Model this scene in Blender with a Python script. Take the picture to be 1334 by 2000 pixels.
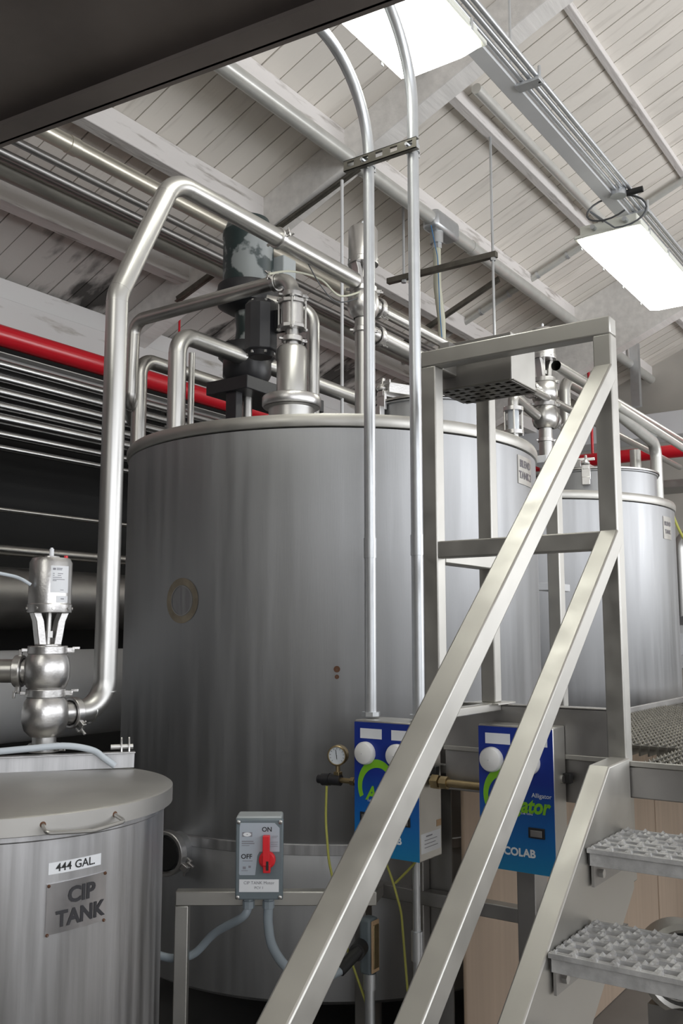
import bpy, math, random
from mathutils import Matrix, Vector
random.seed(7)
PI = math.pi
for o in list(bpy.data.objects): bpy.data.objects.remove(o)
C = bpy.context.scene.collection
SC = bpy.context.scene

# ------------------------------------------------------------------ camera
FPX = 1820.0; PITCH = math.atan(237/FPX); YAW = math.radians(34.9); EYE = 1.6
cam = bpy.data.cameras.new('camera'); camo = bpy.data.objects.new('camera', cam); C.objects.link(camo)
cam.sensor_fit = 'VERTICAL'; cam.sensor_height = 36.0; cam.lens = 36.0*FPX/2000; cam.clip_start = 0.05
camo.location = (0, 0, EYE); camo.rotation_euler = (PI/2+PITCH, 0, YAW-PI/2)
SC.camera = camo

# ------------------------------------------------------------------ world, lights, exposure
w = bpy.data.worlds.new('world'); SC.world = w; w.use_nodes = True
w.node_tree.nodes['Background'].inputs[0].default_value = (0.80, 0.88, 1.0, 1)
w.node_tree.nodes['Background'].inputs[1].default_value = 0.35
SC.view_settings.view_transform = 'Standard'; SC.view_settings.look = 'None'
SC.view_settings.gamma = 1; SC.view_settings.use_curve_mapping = False
SC.view_settings.exposure = 0.65
def area(name, loc, direction, sx, sy, power, col=(1, 1, 1)):
    l = bpy.data.lights.new(name, 'AREA'); l.shape = 'RECTANGLE'; l.size = sx; l.size_y = sy
    l.energy = power; l.color = col
    o = bpy.data.objects.new(name, l); C.objects.link(o); o.location = loc
    o.rotation_euler = Vector(direction).to_track_quat('-Z', 'Y').to_euler()
    return o
# daylight through the right-hand window bands; the rearmost is added to lighten the tank
for x, pw_ in ((-4.4, 85), (-1.2, 75), (2.4, 66), (6.0, 72), (9.6, 130)):
    area('window_daylight', (x, -4.62, 2.85), (0, 1, 0.22), 3.4, 3.0, pw_, (0.97, 0.98, 1.0))

area('added_back_fill', (-5.9, 0.2, 5.2), (1, 0, 0.05), 4.5, 1.4, 45, (1.0, 0.98, 0.94))  # added fill lamp at the closed back wall, lightens the rafter faces

# ------------------------------------------------------------------ helpers
cf = (math.cos(YAW), math.sin(YAW)); cl = (-math.sin(YAW), math.cos(YAW))
ROOF0 = 6.32; ROOFS = 0.4167
def roofz(y): return ROOF0-ROOFS*y
def ray(px, py):
    x = px-667; y = 1000-py
    fw = FPX*math.cos(PITCH)-y*math.sin(PITCH); up = FPX*math.sin(PITCH)+y*math.cos(PITCH)
    return Vector((fw*cf[0]-x*cl[0], fw*cf[1]-x*cl[1], up)), fw
def at(px, py, X=None, Y=None, Z=None, d=None, roof=None):
    """survey helper: a photo point becomes a real point on a known plane of the building"""
    r, fw = ray(px, py)
    if X is not None: t = X/r.x
    elif Y is not None: t = Y/r.y
    elif Z is not None: t = (Z-EYE)/r.z
    elif d is not None: t = d/fw
    else: t = (ROOF0-roof-EYE)/(r.z+ROOFS*r.y)
    return Vector((0, 0, EYE))+r*t
def cyl_at(px, py, cx, cy, R):
    r, fw = ray(px, py)
    a = r.x**2+r.y**2; b = -2*(r.x*cx+r.y*cy); c = cx*cx+cy*cy-R*R
    t = (-b-math.sqrt(max(0, b*b-4*a*c)))/(2*a)
    p = Vector((0, 0, EYE))+r*t
    return p, math.atan2(p.y-cy, p.x-cx)
def V(*a): return Vector(a)
def frame(o, axis, xdir=None):
    z = Vector(axis).normalized()
    x = Vector(xdir) if xdir is not None else (V(0, 0, 1) if abs(z.z) < .9 else V(1, 0, 0))
    x = (x-z*x.dot(z)).normalized(); y = z.cross(x)
    M = Matrix((x, y, z)).transposed().to_4x4(); M.translation = Vector(o); return M
def fillet(pts, r, n=8):
    pts = [Vector(p) for p in pts]; out = [pts[0]]
    for i in range(1, len(pts)-1):
        a, b, c = pts[i-1], pts[i], pts[i+1]
        u = (a-b).normalized(); v = (c-b).normalized(); ang = u.angle(v)
        if ang > 3.1: out.append(b); continue
        rr = r[i-1] if isinstance(r, (list, tuple)) else r
        L = min(rr/math.tan(ang/2), (a-b).length*.49 if i > 1 else (a-b).length*.98, (c-b).length*.49 if i < len(pts)-2 else (c-b).length*.98)
        rr = L*math.tan(ang/2)
        m = (u+v).normalized(); cen = b+m*(rr/math.sin(ang/2))
        s = b+u*L-cen; e = b+v*L-cen; tot = s.angle(e); ax = s.cross(e).normalized()
        for k in range(n+1): out.append(cen+Matrix.Rotation(tot*k/n, 3, ax)@s)
    out.append(pts[-1]); return out
def spl(pts, n=10):
    out = []; P_ = [pts[0]]+list(pts)+[pts[-1]]
    for i in range(1, len(P_)-2):
        for k in range(n):
            t = k/n; a_, b_, c_, d_ = [Vector(P_[i+j]) for j in (-1, 0, 1, 2)]
            out.append(.5*((2*b_)+(-a_+c_)*t+(2*a_-5*b_+4*c_-d_)*t*t+(-a_+3*b_-3*c_+d_)*t**3))
    out.append(Vector(pts[-1])); return out
class MB:
    def __init__(s): s.v = []; s.f = []; s.sm = []
    def add(s, vs, fs, smooth=False):
        b = len(s.v); s.v += [tuple(x) for x in vs]; s.f += [tuple(b+i for i in f) for f in fs]; s.sm += [smooth]*len(fs); return s
    def box(s, c, size, M=None):
        vs = []
        for dx in (-.5, .5):
            for dy in (-.5, .5):
                for dz in (-.5, .5):
                    p = V(c[0]+dx*size[0], c[1]+dy*size[1], c[2]+dz*size[2]); vs.append(M@p if M else p)
        return s.add(vs, [(0, 1, 3, 2), (4, 6, 7, 5), (0, 4, 5, 1), (2, 3, 7, 6), (0, 2, 6, 4), (1, 5, 7, 3)])
    def b2(s, lo, hi): return s.box([(a+b)/2 for a, b in zip(lo, hi)], [abs(b-a) for a, b in zip(lo, hi)])
    def bar(s, p, q, wd, ht, up=(0, 0, 1)):
        p = Vector(p); q = Vector(q); z = (q-p); L = z.length; z.normalize()
        x = Vector(up).cross(z).normalized(); y = z.cross(x)
        M = Matrix((x, y, z)).transposed().to_4x4(); M.translation = (p+q)/2
        return s.box((0, 0, 0), (wd, ht, L), M)
    def tube(s, pts, r, n=16, cap=True, smooth=True):
        pts = [Vector(p) for p in pts]; m = len(pts); rs = r if isinstance(r, (list, tuple)) else [r]*m
        t0 = (pts[1]-pts[0]).normalized(); nx = t0.orthogonal().normalized(); vs = []; prev = t0
        for i, p in enumerate(pts):
            t = (pts[1]-pts[0]) if i == 0 else (pts[-1]-pts[-2]) if i == m-1 else ((pts[i+1]-p).normalized()+(p-pts[i-1]).normalized())
            t.normalize(); q = prev.rotation_difference(t); nx = q@nx; nx = (nx-t*nx.dot(t)).normalized(); prev = t; ny = t.cross(nx)
            for k in range(n): a = 2*PI*k/n; vs.append(p+(nx*math.cos(a)+ny*math.sin(a))*rs[i])
        fs = [(i*n+k, i*n+(k+1) % n, (i+1)*n+(k+1) % n, (i+1)*n+k) for i in range(m-1) for k in range(n)]
        s.add(vs, fs, smooth)
        if cap:
            b = len(s.v)-m*n; s.f += [tuple(b+k for k in reversed(range(n))), tuple(b+(m-1)*n+k for k in range(n))]; s.sm += [False, False]
        return s
    def pipe(s, pts, r, th=.002, n=20):        # open-ended hollow pipe
        s.tube(pts, r, n, False); k = MB().tube(pts, r-th, n, False); s.add(k.v, [tuple(reversed(f)) for f in k.f], True)
        return s
    def lathe(s, prof, M=None, n=32, a0=0, a1=2*PI):
        M = M or Matrix(); m = len(prof); full = abs(a1-a0-2*PI) < 1e-6; nn = n if full else n+1; vs = []
        for r, z in prof:
            for k in range(nn): a = a0+(a1-a0)*k/n; vs.append(M@V(r*math.cos(a), r*math.sin(a), z))
        fs = []
        for i in range(m-1):
            for k in range(n):
                k2 = (k+1) % nn; fs.append((i*nn+k, i*nn+k2, (i+1)*nn+k2, (i+1)*nn+k))
        return s.add(vs, fs, True)
    def prism(s, poly, h, M=None):              # 2-D outline extruded along local z from 0 to h
        M = M or Matrix(); n = len(poly)
        vs = [M@V(x, y, 0) for x, y in poly]+[M@V(x, y, h) for x, y in poly]
        return s.add(vs, [tuple(reversed(range(n))), tuple(range(n, 2*n))]+[(i, (i+1) % n, n+(i+1) % n, n+i) for i in range(n)])
    def join(s, o): b = len(s.v); s.v += o.v; s.f += [tuple(b+i for i in f) for f in o.f]; s.sm += o.sm; return s
def dup_mesh_obj(o, parent, loc=None):
    c = o.copy(); C.objects.link(c); c.parent = parent
    if loc is not None: c.location = loc
    return c
def link(name, mb, mat, parent=None, origin=None, bevel=0):
    """ONE mesh object; vertices given in world coordinates"""
    base = Vector((0, 0, 0))
    if parent is not None: base = parent['_o'] if '_o' in parent else V(0, 0, 0)
    po = Vector(base)
    if parent is None:
        if origin is None:
            xs = [v[0] for v in mb.v]; ys = [v[1] for v in mb.v]; zs = [v[2] for v in mb.v]
            origin = ((min(xs)+max(xs))/2, (min(ys)+max(ys))/2, min(zs))
        po = Vector(origin)
    me = bpy.data.meshes.new(name)
    me.from_pydata([(v[0]-po.x, v[1]-po.y, v[2]-po.z) for v in mb.v], [], mb.f)
    me.polygons.foreach_set('use_smooth', [True]*len(mb.f)); me.update()
    import bmesh
    b = bmesh.new(); b.from_mesh(me); bmesh.ops.recalc_face_normals(b, faces=b.faces); b.to_mesh(me); b.free()
    me.set_sharp_from_angle(angle=math.radians(35))
    me.materials.append(mat)
    o = bpy.data.objects.new(name, me); C.objects.link(o)
    if parent is None: o.location = po; o['_o'] = tuple(po)
    else: o.parent = parent; o['_o'] = tuple(po)
    if bevel:
        m = o.modifiers.new('bevel', 'BEVEL'); m.width = bevel; m.segments = 2; m.limit_method = 'ANGLE'; m.angle_limit = math.radians(40)
    return o
def tag(o, label, cat, group=None):
    o['label'] = label; o['category'] = cat
    if group: o['group'] = group
    return o
def thing(name, label, cat, loc, group=None):
    o = bpy.data.objects.new(name, None); C.objects.link(o); o.empty_display_size = .05
    o.location = loc; o['_o'] = tuple(loc); return tag(o, label, cat, group)
def struct(name, mb, mat, parent=None, **k):
    o = link(name, mb, mat, parent, **k); o['kind'] = 'structure'; return o
def lab(o, s): o['label'] = s; return o

# ------------------------------------------------------------------ materials
def mat(name, col, rough=.5, metal=0.0, var=0.0, vscale=6.0, stretch=(1, 1, 1), bump=0.0, bscale=60.0, col2=None, thr=None, emit=None, est=0, rvar=0.0, aniso=0, spec=.5, coat=0, rnd=0, world=0):
    m = bpy.data.materials.new(name); m.use_nodes = True; nt = m.node_tree; N = nt.nodes; L = nt.links
    p = N['Principled BSDF']; p.inputs['Base Color'].default_value = (*col, 1); p.inputs['Roughness'].default_value = rough
    p.inputs['Metallic'].default_value = metal; p.inputs['Specular IOR Level'].default_value = spec
    if coat: p.inputs['Coat Weight'].default_value = coat; p.inputs['Coat Roughness'].default_value = .15
    if aniso: p.inputs['Anisotropic'].default_value = aniso
    if emit: p.inputs['Emission Color'].default_value = (*emit, 1); p.inputs['Emission Strength'].default_value = est
    if var or rvar or bump or col2:
        tc = N.new('ShaderNodeTexCoord'); mp = N.new('ShaderNodeMapping'); mp.inputs['Scale'].default_value = stretch
        if world: ge = N.new('ShaderNodeNewGeometry'); L.new(ge.outputs['Position'], mp.inputs[0])
        else: L.new(tc.outputs['Object'], mp.inputs[0])
        if rnd:
            oi = N.new('ShaderNodeObjectInfo'); ml = N.new('ShaderNodeMath'); ml.operation = 'MULTIPLY'; ml.inputs[1].default_value = 40
            L.new(oi.outputs['Random'], ml.inputs[0]); L.new(ml.outputs[0], mp.inputs['Location'])
        nz = N.new('ShaderNodeTexNoise'); nz.inputs['Scale'].default_value = vscale; nz.inputs['Detail'].default_value = 5
        L.new(mp.outputs[0], nz.inputs['Vector'])
        if var or col2:
            cr = N.new('ShaderNodeValToRGB'); L.new(nz.outputs['Fac'], cr.inputs[0])
            lo, hi = thr or (.3, .7)
            cr.color_ramp.elements[0].position = lo; cr.color_ramp.elements[1].position = hi
            a = col2 or tuple(c*(1-var) for c in col)
            cr.color_ramp.elements[0].color = (*a, 1); cr.color_ramp.elements[1].color = (*[min(1, c*(1+var*.4)) for c in col], 1)
            L.new(cr.outputs[0], p.inputs['Base Color'])
        if rvar:
            mr = N.new('ShaderNodeMapRange'); mr.inputs['To Min'].default_value = max(.05, rough-rvar); mr.inputs['To Max'].default_value = rough+rvar
            mr.inputs['From Min'].default_value = .3; mr.inputs['From Max'].default_value = .7
            L.new(nz.outputs['Fac'], mr.inputs[0]); L.new(mr.outputs[0], p.inputs['Roughness'])
        if bump:
            n2 = N.new('ShaderNodeTexNoise'); n2.inputs['Scale'].default_value = bscale; n2.inputs['Detail'].default_value = 3
            L.new(mp.outputs[0], n2.inputs['Vector'])
            bp = N.new('ShaderNodeBump'); bp.inputs['Strength'].default_value = bump; bp.inputs['Distance'].default_value = .01
            L.new(n2.outputs['Fac'], bp.inputs['Height']); L.new(bp.outputs[0], p.inputs['Normal'])
    return m
M_TANK = mat('brushed tank steel', (.425, .43, .438), .54, 1, var=.10, vscale=3, stretch=(6, 6, .35), rvar=.07, bump=.03, bscale=30)
M_TANK2 = mat('dull tank steel', (.53, .53, .54), .45, 1, var=.28, vscale=4, stretch=(7, 7, .35), rvar=.08, bump=.05, bscale=30)
M_LID = mat('dull lid steel', (.50, .49, .47), .50, 1, var=.12, vscale=3, rvar=.05)
M_PIPE = mat('satin pipe steel', (.54, .535, .52), .36, 1, var=.04, vscale=5, rvar=.015)
M_PIPED = mat('dull pipe steel', (.50, .49, .47), .34, 1, var=.12, vscale=8, rvar=.06)
M_CAST = mat('cast valve steel', (.60, .59, .58), .33, 1, var=.08, vscale=20, bump=.05, bscale=150)
M_RAIL = mat('satin square tube steel', (.52, .51, .48), .46, 1, var=.07, vscale=12, stretch=(1, 1, 1), rvar=.06)
M_FRAME = mat('dull frame steel', (.40, .39, .38), .45, 1, var=.12, vscale=9, rvar=.06)
M_STRUT = mat('dark weathered strut steel', (.20, .19, .165), .5, .9, var=.2, vscale=20)
M_BANK = mat('dim wall pipe steel', (.42, .42, .42), .24, 1, var=.1, vscale=5)
M_GALV = mat('galvanised conduit', (.62, .64, .66), .38, .85, var=.06, vscale=20)
M_GRATE = mat('galvanised grating', (.58, .58, .58), .5, .6, var=.2, vscale=40, bump=.1, bscale=150)
M_WHITE = mat('white painted timber', (.80, .78, .75), .65, 0, var=.12, vscale=5, stretch=(.4, 3, 3), bump=.25, bscale=14)
M_PURLIN = mat('peeling white purlin paint', (.74, .71, .69), .65, 0, col2=(.33, .30, .27), thr=(.26, .42), vscale=5, stretch=(.6, 4, 4), bump=.3, bscale=12)
M_BOARDS = [mat('white roof board', (.74*k, .70*k, .64*k), .7, 0, col2=(.50*k, .46*k, .41*k), thr=(.2, .42), vscale=3.2, rnd=1, stretch=(4, .5, .5), bump=.15, bscale=12) for k in (1, .94, 1.05, .98)]
M_BOARDST = mat('mould stained roof board', (.55, .52, .49), .75, 0, col2=(.07, .065, .06), thr=(.40, .50), vscale=2.6, world=1, stretch=(1.3, .6, .6), bump=.15)
M_DECK = mat('dark board joint', (.05, .045, .04), .9)
M_WALLW = mat('white wall paint', (.68, .67, .66), .6, 0, col2=(.34, .31, .27), thr=(.30, .42), vscale=3, stretch=(.7, 2, 3), bump=.1, bscale=8)
M_WALLD = mat('shade-coloured wall', (.012, .012, .012), .7, 0, var=.3, vscale=2)  # near-black colour stands in for the unlit space behind the pipes
M_WHITEP = mat('pale painted steel', (.66, .67, .68), .4, 0, var=.05)
M_FLOOR = mat('sealed concrete floor', (.48, .45, .41), .4, 0, var=.3, vscale=1.5, bump=.05, bscale=20)
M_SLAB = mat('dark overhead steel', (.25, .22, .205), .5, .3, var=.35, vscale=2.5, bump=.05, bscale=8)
M_RED = mat('red pipe paint', (.62, .012, .025), .28, 0, coat=.3)
M_SWRED = mat('red handle plastic', (.72, .02, .03), .35)
M_MOTOR = mat('grey green motor enamel', (.24, .26, .26), .42, 0, col2=(.02, .034, .034), thr=(.53, .57), vscale=5.5, stretch=(1, 1, 1))
M_BLACK = mat('black casing', (.018, .018, .021), .38, 0, bump=.03, bscale=200)
M_RUBBER = mat('black rubber', (.01, .01, .01), .6)
M_BRASS = mat('brass fitting', (.42, .33, .19), .4, 1, var=.15, vscale=30)
M_PAPER = mat('white label', (.80, .82, .85), .55)
M_INK = mat('black ink', (.015, .015, .015), .6)
M_INKG = mat('grey ink', (.25, .25, .28), .6)
M_SWBOX = mat('grey enclosure plastic', (.155, .19, .21), .42)
M_SWLID = mat('pale enclosure plastic', (.38, .41, .42), .42)
M_CONDG = mat('grey liquid tight conduit', (.30, .35, .39), .4)
M_HOSE = mat('pale grey hose', (.52, .57, .62), .4)
M_YEL = mat('yellow air tube', (.42, .42, .10), .35)
M_WIRE = mat('grey cable', (.08, .085, .09), .5)
M_BLUEW = mat('blue wire', (.05, .22, .5), .5)
M_TUBEW = mat('clear air tube', (.62, .62, .50), .35)
M_GREEN = mat('green print', (.20, .50, .02), .4)
M_WPRINT = mat('white print', (.75, .80, .85), .5)
M_BTN = mat('white button plastic', (.78, .78, .77), .35)
M_ORANGE = mat('tan gasket', (.50, .34, .20), .6)
M_TAN = mat('tan reflection', (.48, .37, .28), .5, .2, var=.10, vscale=3, stretch=(8, 8, .3))  # tan colour stands in for a warm reflection in tank steel
M_ENGR = mat('etched plate', (.50, .49, .50), .3, 1, var=.15, vscale=6, stretch=(4, 4, 1))
M_ETCH = mat('etched lettering', (.045, .045, .05), .5, .3)
M_ETCH2 = mat('faded etched lettering', (.20, .19, .21), .45, .6)
M_RUST = mat('rusty steel', (.11, .05, .025), .8)
M_PATCHIN = mat('inner patch steel', (.40, .40, .41), .5, 1, var=.2, vscale=12, stretch=(5, 5, .5))
M_PATCH = mat('ground weld patch', (.42, .37, .29), .5, 1, var=.25, vscale=15)
M_LAMP = mat('lamp diffuser', (.9, .9, .85), .4, emit=(1.0, 1.0, .90), est=5.5)
M_LAMPB = mat('lamp housing', (.72, .73, .66), .4)
M_GLASS = mat('gauge face', (.62, .66, .70), .15)
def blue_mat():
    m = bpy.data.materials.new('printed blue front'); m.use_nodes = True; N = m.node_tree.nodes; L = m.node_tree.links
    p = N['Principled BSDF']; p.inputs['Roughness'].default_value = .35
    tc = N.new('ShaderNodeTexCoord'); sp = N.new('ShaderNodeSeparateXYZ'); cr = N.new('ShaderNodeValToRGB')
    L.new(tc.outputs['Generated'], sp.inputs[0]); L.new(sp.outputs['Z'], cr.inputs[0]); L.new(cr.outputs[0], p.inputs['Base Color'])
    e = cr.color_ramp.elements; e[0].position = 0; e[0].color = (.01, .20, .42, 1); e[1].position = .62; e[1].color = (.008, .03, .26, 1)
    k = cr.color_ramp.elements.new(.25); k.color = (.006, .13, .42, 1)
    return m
M_BLUE = blue_mat()

# ------------------------------------------------------------------ text
def text_mesh(s, size=1.0, bold=0.0, shear=0.0):
    c = bpy.data.curves.new('t', 'FONT'); c.body = s; c.size = size; c.offset = bold; c.shear = shear
    c.align_x = 'CENTER'; c.align_y = 'CENTER'; c.resolution_u = 3
    o = bpy.data.objects.new('t', c); C.objects.link(o); bpy.context.view_layer.update()
    me = bpy.data.meshes.new_from_object(o.evaluated_get(bpy.context.evaluated_depsgraph_get()))
    vs = [tuple(v.co) for v in me.vertices]; fs = [tuple(p.vertices) for p in me.polygons]
    bpy.data.objects.remove(o); bpy.data.curves.remove(c); bpy.data.meshes.remove(me); return vs, fs
def put_text(name, s, size, o, right, up, mt, parent, bold=0, shear=0, xs=1.0, label=None):
    vs, fs = text_mesh(s, size, bold, shear); o = Vector(o); r = Vector(right).normalized(); u = Vector(up).normalized()
    nrm = r.cross(u)
    mb = MB(); mb.add([o+r*(v[0]*xs)+u*v[1]+nrm*.0006 for v in vs], fs)
    ob = link(name, mb, mt, parent)
    return ob
def put_text_cyl(name, s, size, cx, cy, R, th, z, mt, parent, bold=0, xs=1.0, tilt=0):
    vs, fs = text_mesh(s, size, bold)
    mb = MB(); mb.add([V(cx+R*math.cos(th+v[0]*xs/R), cy+R*math.sin(th+v[0]*xs/R), z+v[1]+tilt*v[0]) for v in vs], fs)
    return link(name, mb, mt, parent)
def cyl_patch(cx, cy, R, th0, th1, z0, z1, t=.003, n=8, tilt=0):
    mb = MB(); vs = []
    for rr in (R, R+t):
        for z in (z0, z1):
            for k in range(n+1):
                a = th0+(th1-th0)*k/n; vs.append((cx+rr*math.cos(a), cy+rr*math.sin(a), z+tilt*(a-th0)*R))
    m = n+1; fs = []
    for k in range(n):
        fs += [(2*m+k, 2*m+k+1, 3*m+k+1, 3*m+k), (k, m+k, m+k+1, k+1), (m+k, 3*m+k, 3*m+k+1, m+k+1), (k, k+1, 2*m+k+1, 2*m+k)]
    fs += [(0, 2*m, 3*m, m), (n, m+n, 3*m+n, 2*m+n)]
    return mb.add(vs, fs)

# ------------------------------------------------------------------ shell of the hall
struct('floor', MB().b2((-6, -9, -.1), (13, .9, 0)), M_FLOOR)
struct('floor_equipment', MB().b2((-6, .9, -.1), (13, 6, 0)), mat('darkened unseen floor', (.17, .165, .16), .35, 0, var=.3, vscale=2))  # unseen floor, colour darkened so the tanks reflect less light
XF = 11.6
# ceiling: sloping board roof, every board a plank
ceil = bpy.data.objects.new('ceiling', None); C.objects.link(ceil); ceil['kind'] = 'structure'; ceil.location = (4, 2, roofz(2)); ceil['_o'] = (4, 2, roofz(2))
YE, YR = 5.45, -2.0
link('roof_deck', MB().add([(-6, YE+.3, roofz(YE+.3)+.03), (13, YE+.3, roofz(YE+.3)+.03), (13, YR, roofz(YR)+.03), (-6, YR, roofz(YR)+.03)]+[(-6, YE+.3, roofz(YE+.3)+.09), (13, YE+.3, roofz(YE+.3)+.09), (13, YR, roofz(YR)+.09), (-6, YR, roofz(YR)+.09)],
     [(0, 1, 2, 3), (7, 6, 5, 4), (0, 4, 5, 1), (1, 5, 6, 2), (2, 6, 7, 3), (3, 7, 4, 0)]), M_DECK, ceil)
PW = .1737
plank_src = []
for k, mt in enumerate(M_BOARDS+[M_BOARDST]):
    wd = PW-.009; a = math.atan(ROOFS)
    mb = MB(); ya, yb = (YE+.05, YR) if k < 4 else (YE+.05, 4.62)
    o = V(*ceil['_o'])
    vs = []
    for x in (0, wd):
        for y in (ya, yb):
            for t in (0, .022): vs.append((x+o.x, y, roofz(y)+t))
    mb.add(vs, [(0, 1, 3, 2), (4, 6, 7, 5), (0, 4, 5, 1), (2, 3, 7, 6), (0, 2, 6, 4), (1, 5, 7, 3)])
    me_o = link('plank', mb, mt, ceil); plank_src.append(me_o)
    if k == 4:
        ye = 4.62
x0 = 3.592-PW*44
k = 0
short = None
# boards above the wall are mould-stained at their lower end: those boards are in two lengths, as a carpenter would lay them
mbu = MB(); o = V(*ceil['_o']); vs = []
for x in (0, PW-.009):
    for y in (4.615, YR):
        for t in (0, .022): vs.append((x+o.x, y, roofz(y)+t))
mbu.add(vs, [(0, 1, 3, 2), (4, 6, 7, 5), (0, 4, 5, 1), (2, 3, 7, 6), (0, 2, 6, 4), (1, 5, 7, 3)])
upper_src = [link('plank', mbu, m_, ceil) for m_ in M_BOARDS]
x = x0
while x < 12.4:
    j = random.randrange(4)
    if 2.0 < x < 9.0:
        a = dup_mesh_obj(plank_src[4], ceil, (x-o.x, 0, 0)); a.location = (x-o.x, 0, random.uniform(-.002, .002))
        b = dup_mesh_obj(upper_src[j], ceil, (x-o.x, 0, random.uniform(-.002, .002)))
    else:
        b = dup_mesh_obj(plank_src[j], ceil, (x-o.x, 0, random.uniform(-.002, .002)))
    x += PW
for s in plank_src+upper_src: bpy.data.objects.remove(s)
# purlins under the boards, the near face of each at the listed Y
for i, y in enumerate((4.72, 4.01, 3.32, 2.665, 1.89, 1.23, .53, -.2, -.95, -1.7)):
    dz = (.165, .165, .165, .10, .05)[min(i, 4)]; wd = (.12, .10, .10, .075, .055)[min(i, 4)]
    vs = []
    for xx in (-5.5, 12.3):
        for yy, zz in ((y, roofz(y)-.001), (y+wd, roofz(y+wd)-.001), (y+wd, roofz(y)-dz), (y, roofz(y)-dz)): vs.append((xx, yy, zz))
    link('purlin', MB().add(vs, [(0, 1, 2, 3), (7, 6, 5, 4), (0, 4, 5, 1), (1, 5, 6, 2), (2, 6, 7, 3), (3, 7, 4, 0)]), M_PURLIN, ceil, bevel=.006)
for xr in (-3.5, .63, 4.79, 8.95):
    vs = []; y0, y1 = YE-.01, YR+.0
    for xx in (xr, xr+.16):
        for yy in (y0, y1): vs += [(xx, yy, roofz(yy)-.0015), (xx, yy, roofz(yy)-(.27 if xr < 8 else .70))]
    link('rafter', MB().add(vs, [(0, 1, 3, 2), (4, 6, 7, 5), (0, 4, 5, 1), (2, 3, 7, 6), (0, 2, 6, 4), (1, 5, 7, 3)]), M_WHITE, ceil, bevel=.006)
# opposite roof slope, beyond the ridge (behind the camera)
vs = [(-6, YR, roofz(YR)), (13, YR, roofz(YR)), (13, -4.7, 6.0), (-6, -4.7, 6.0)]
link('opposite_slope', MB().add(vs+[(a, b, c+.05) for a, b, c in vs], [(0, 1, 2, 3), (7, 6, 5, 4), (0, 4, 5, 1), (1, 5, 6, 2), (2, 6, 7, 3), (3, 7, 4, 0)]), M_WHITE, ceil)
# left wall: white boarding above, shade-coloured wall below
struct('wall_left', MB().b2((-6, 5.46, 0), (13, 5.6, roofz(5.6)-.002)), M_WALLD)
struct('trim_1', MB().b2((-6, 5.41, 3.87), (13, 5.459, roofz(5.46)-.03)), M_WALLW, bevel=.005)
struct('trim_2', MB().b2((-6, 5.34, 3.62), (13, 5.459, 3.85)), M_WALLW, bevel=.005)
struct('trim_3', MB().b2((-6, 5.36, 3.56), (13, 5.459, 3.612)), M_WHITE, bevel=.004)
# far end wall with plate beam, siding boards
struct('wall_far', MB().b2((XF, -4.7, 0), (XF+.15, 5.46, 6.9)), mat('drab far wall', (.50, .48, .44), .7, var=.1, vscale=2))
struct('trim_4', MB().b2((XF-.4, -4.6, 3.95), (XF-.001, 5.4, 4.24)), M_PAPER, bevel=.006)
# right wall: piers, sill, head and window glass (out of the photograph, it lets the daylight in)
wr = MB().b2((-6, -4.8, 0), (13, -4.7, 1.3)).b2((-6, -4.8, 4.45), (13, -4.7, 6.0))
for xa, xb in ((-6, -5.95), (-2.95, -2.85), (.55, .65), (4.15, 4.25), (7.75, 7.85), (11.35, 13)): wr.b2((xa, -4.8, 1.3), (xb, -4.7, 4.45))
struct('wall_right', wr, M_WHITE)
struct('wall_back', MB().b2((-6.1, -4.7, 0), (-6, 5.46, 7.1)), mat('dim grey wall', (.09, .085, .08), .8))
# overhead dark steel plate of the mezzanine the photographer stands under
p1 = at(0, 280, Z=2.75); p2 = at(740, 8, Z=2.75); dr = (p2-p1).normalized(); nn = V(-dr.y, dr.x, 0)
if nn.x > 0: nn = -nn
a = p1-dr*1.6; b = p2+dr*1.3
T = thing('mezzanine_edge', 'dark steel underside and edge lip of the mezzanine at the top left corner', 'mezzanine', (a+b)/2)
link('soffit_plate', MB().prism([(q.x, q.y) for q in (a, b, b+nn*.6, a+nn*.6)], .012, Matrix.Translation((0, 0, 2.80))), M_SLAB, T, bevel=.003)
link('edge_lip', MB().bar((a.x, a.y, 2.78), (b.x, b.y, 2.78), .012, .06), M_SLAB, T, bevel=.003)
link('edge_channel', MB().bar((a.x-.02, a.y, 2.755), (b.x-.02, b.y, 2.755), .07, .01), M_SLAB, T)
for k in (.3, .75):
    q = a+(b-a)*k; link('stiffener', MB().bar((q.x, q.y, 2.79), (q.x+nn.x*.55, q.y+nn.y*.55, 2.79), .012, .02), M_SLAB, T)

# ------------------------------------------------------------------ fittings
def clamp(parent, c, axis, r, mt=None, wing=True, wdir=None, name='clamp'):
    """two-piece sanitary clamp band with bolt and wing nut"""
    M = frame(c, axis, wdir); t = max(.011, r*.22); mt = mt or M_CAST
    mb = MB().lathe([(r*1.0, -t*1.15), (r+t*.65, -t*1.15), (r+t*.8, -t*1.0), (r+t*.8, t*1.0), (r+t*.65, t*1.15), (r*1.0, t*1.15)], M, 28)
    mb.box((r+t*1.6, 0, 0), (t*2.0, t*1.5, t*1.3), M)
    mb.box((-r-t*1.5, 0, 0), (t*1.6, t*1.0, t*.9), M)
    o = link(name, mb, mt, parent, bevel=.0015)
    if wing:
        w_ = MB(); q = M@V(r+t*2.6, 0, 0)
        w_.tube([M@V(r+t*2.2, -t*1.8, 0), M@V(r+t*2.2, t*2.4, 0)], t*.28, 8)
        w_.box((r+t*2.9, t*1.7, t*.5), (t*2.0, t*.6, t*.7), M).box((r+t*1.6, t*1.9, -t*.6), (t*1.6, t*.6, t*.6), M)
        link('wing_nut', w_, mt, o if parent.parent is None else parent, bevel=.001) if False else link('wing_nut', w_, mt, parent, bevel=.001)
    return o
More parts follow.
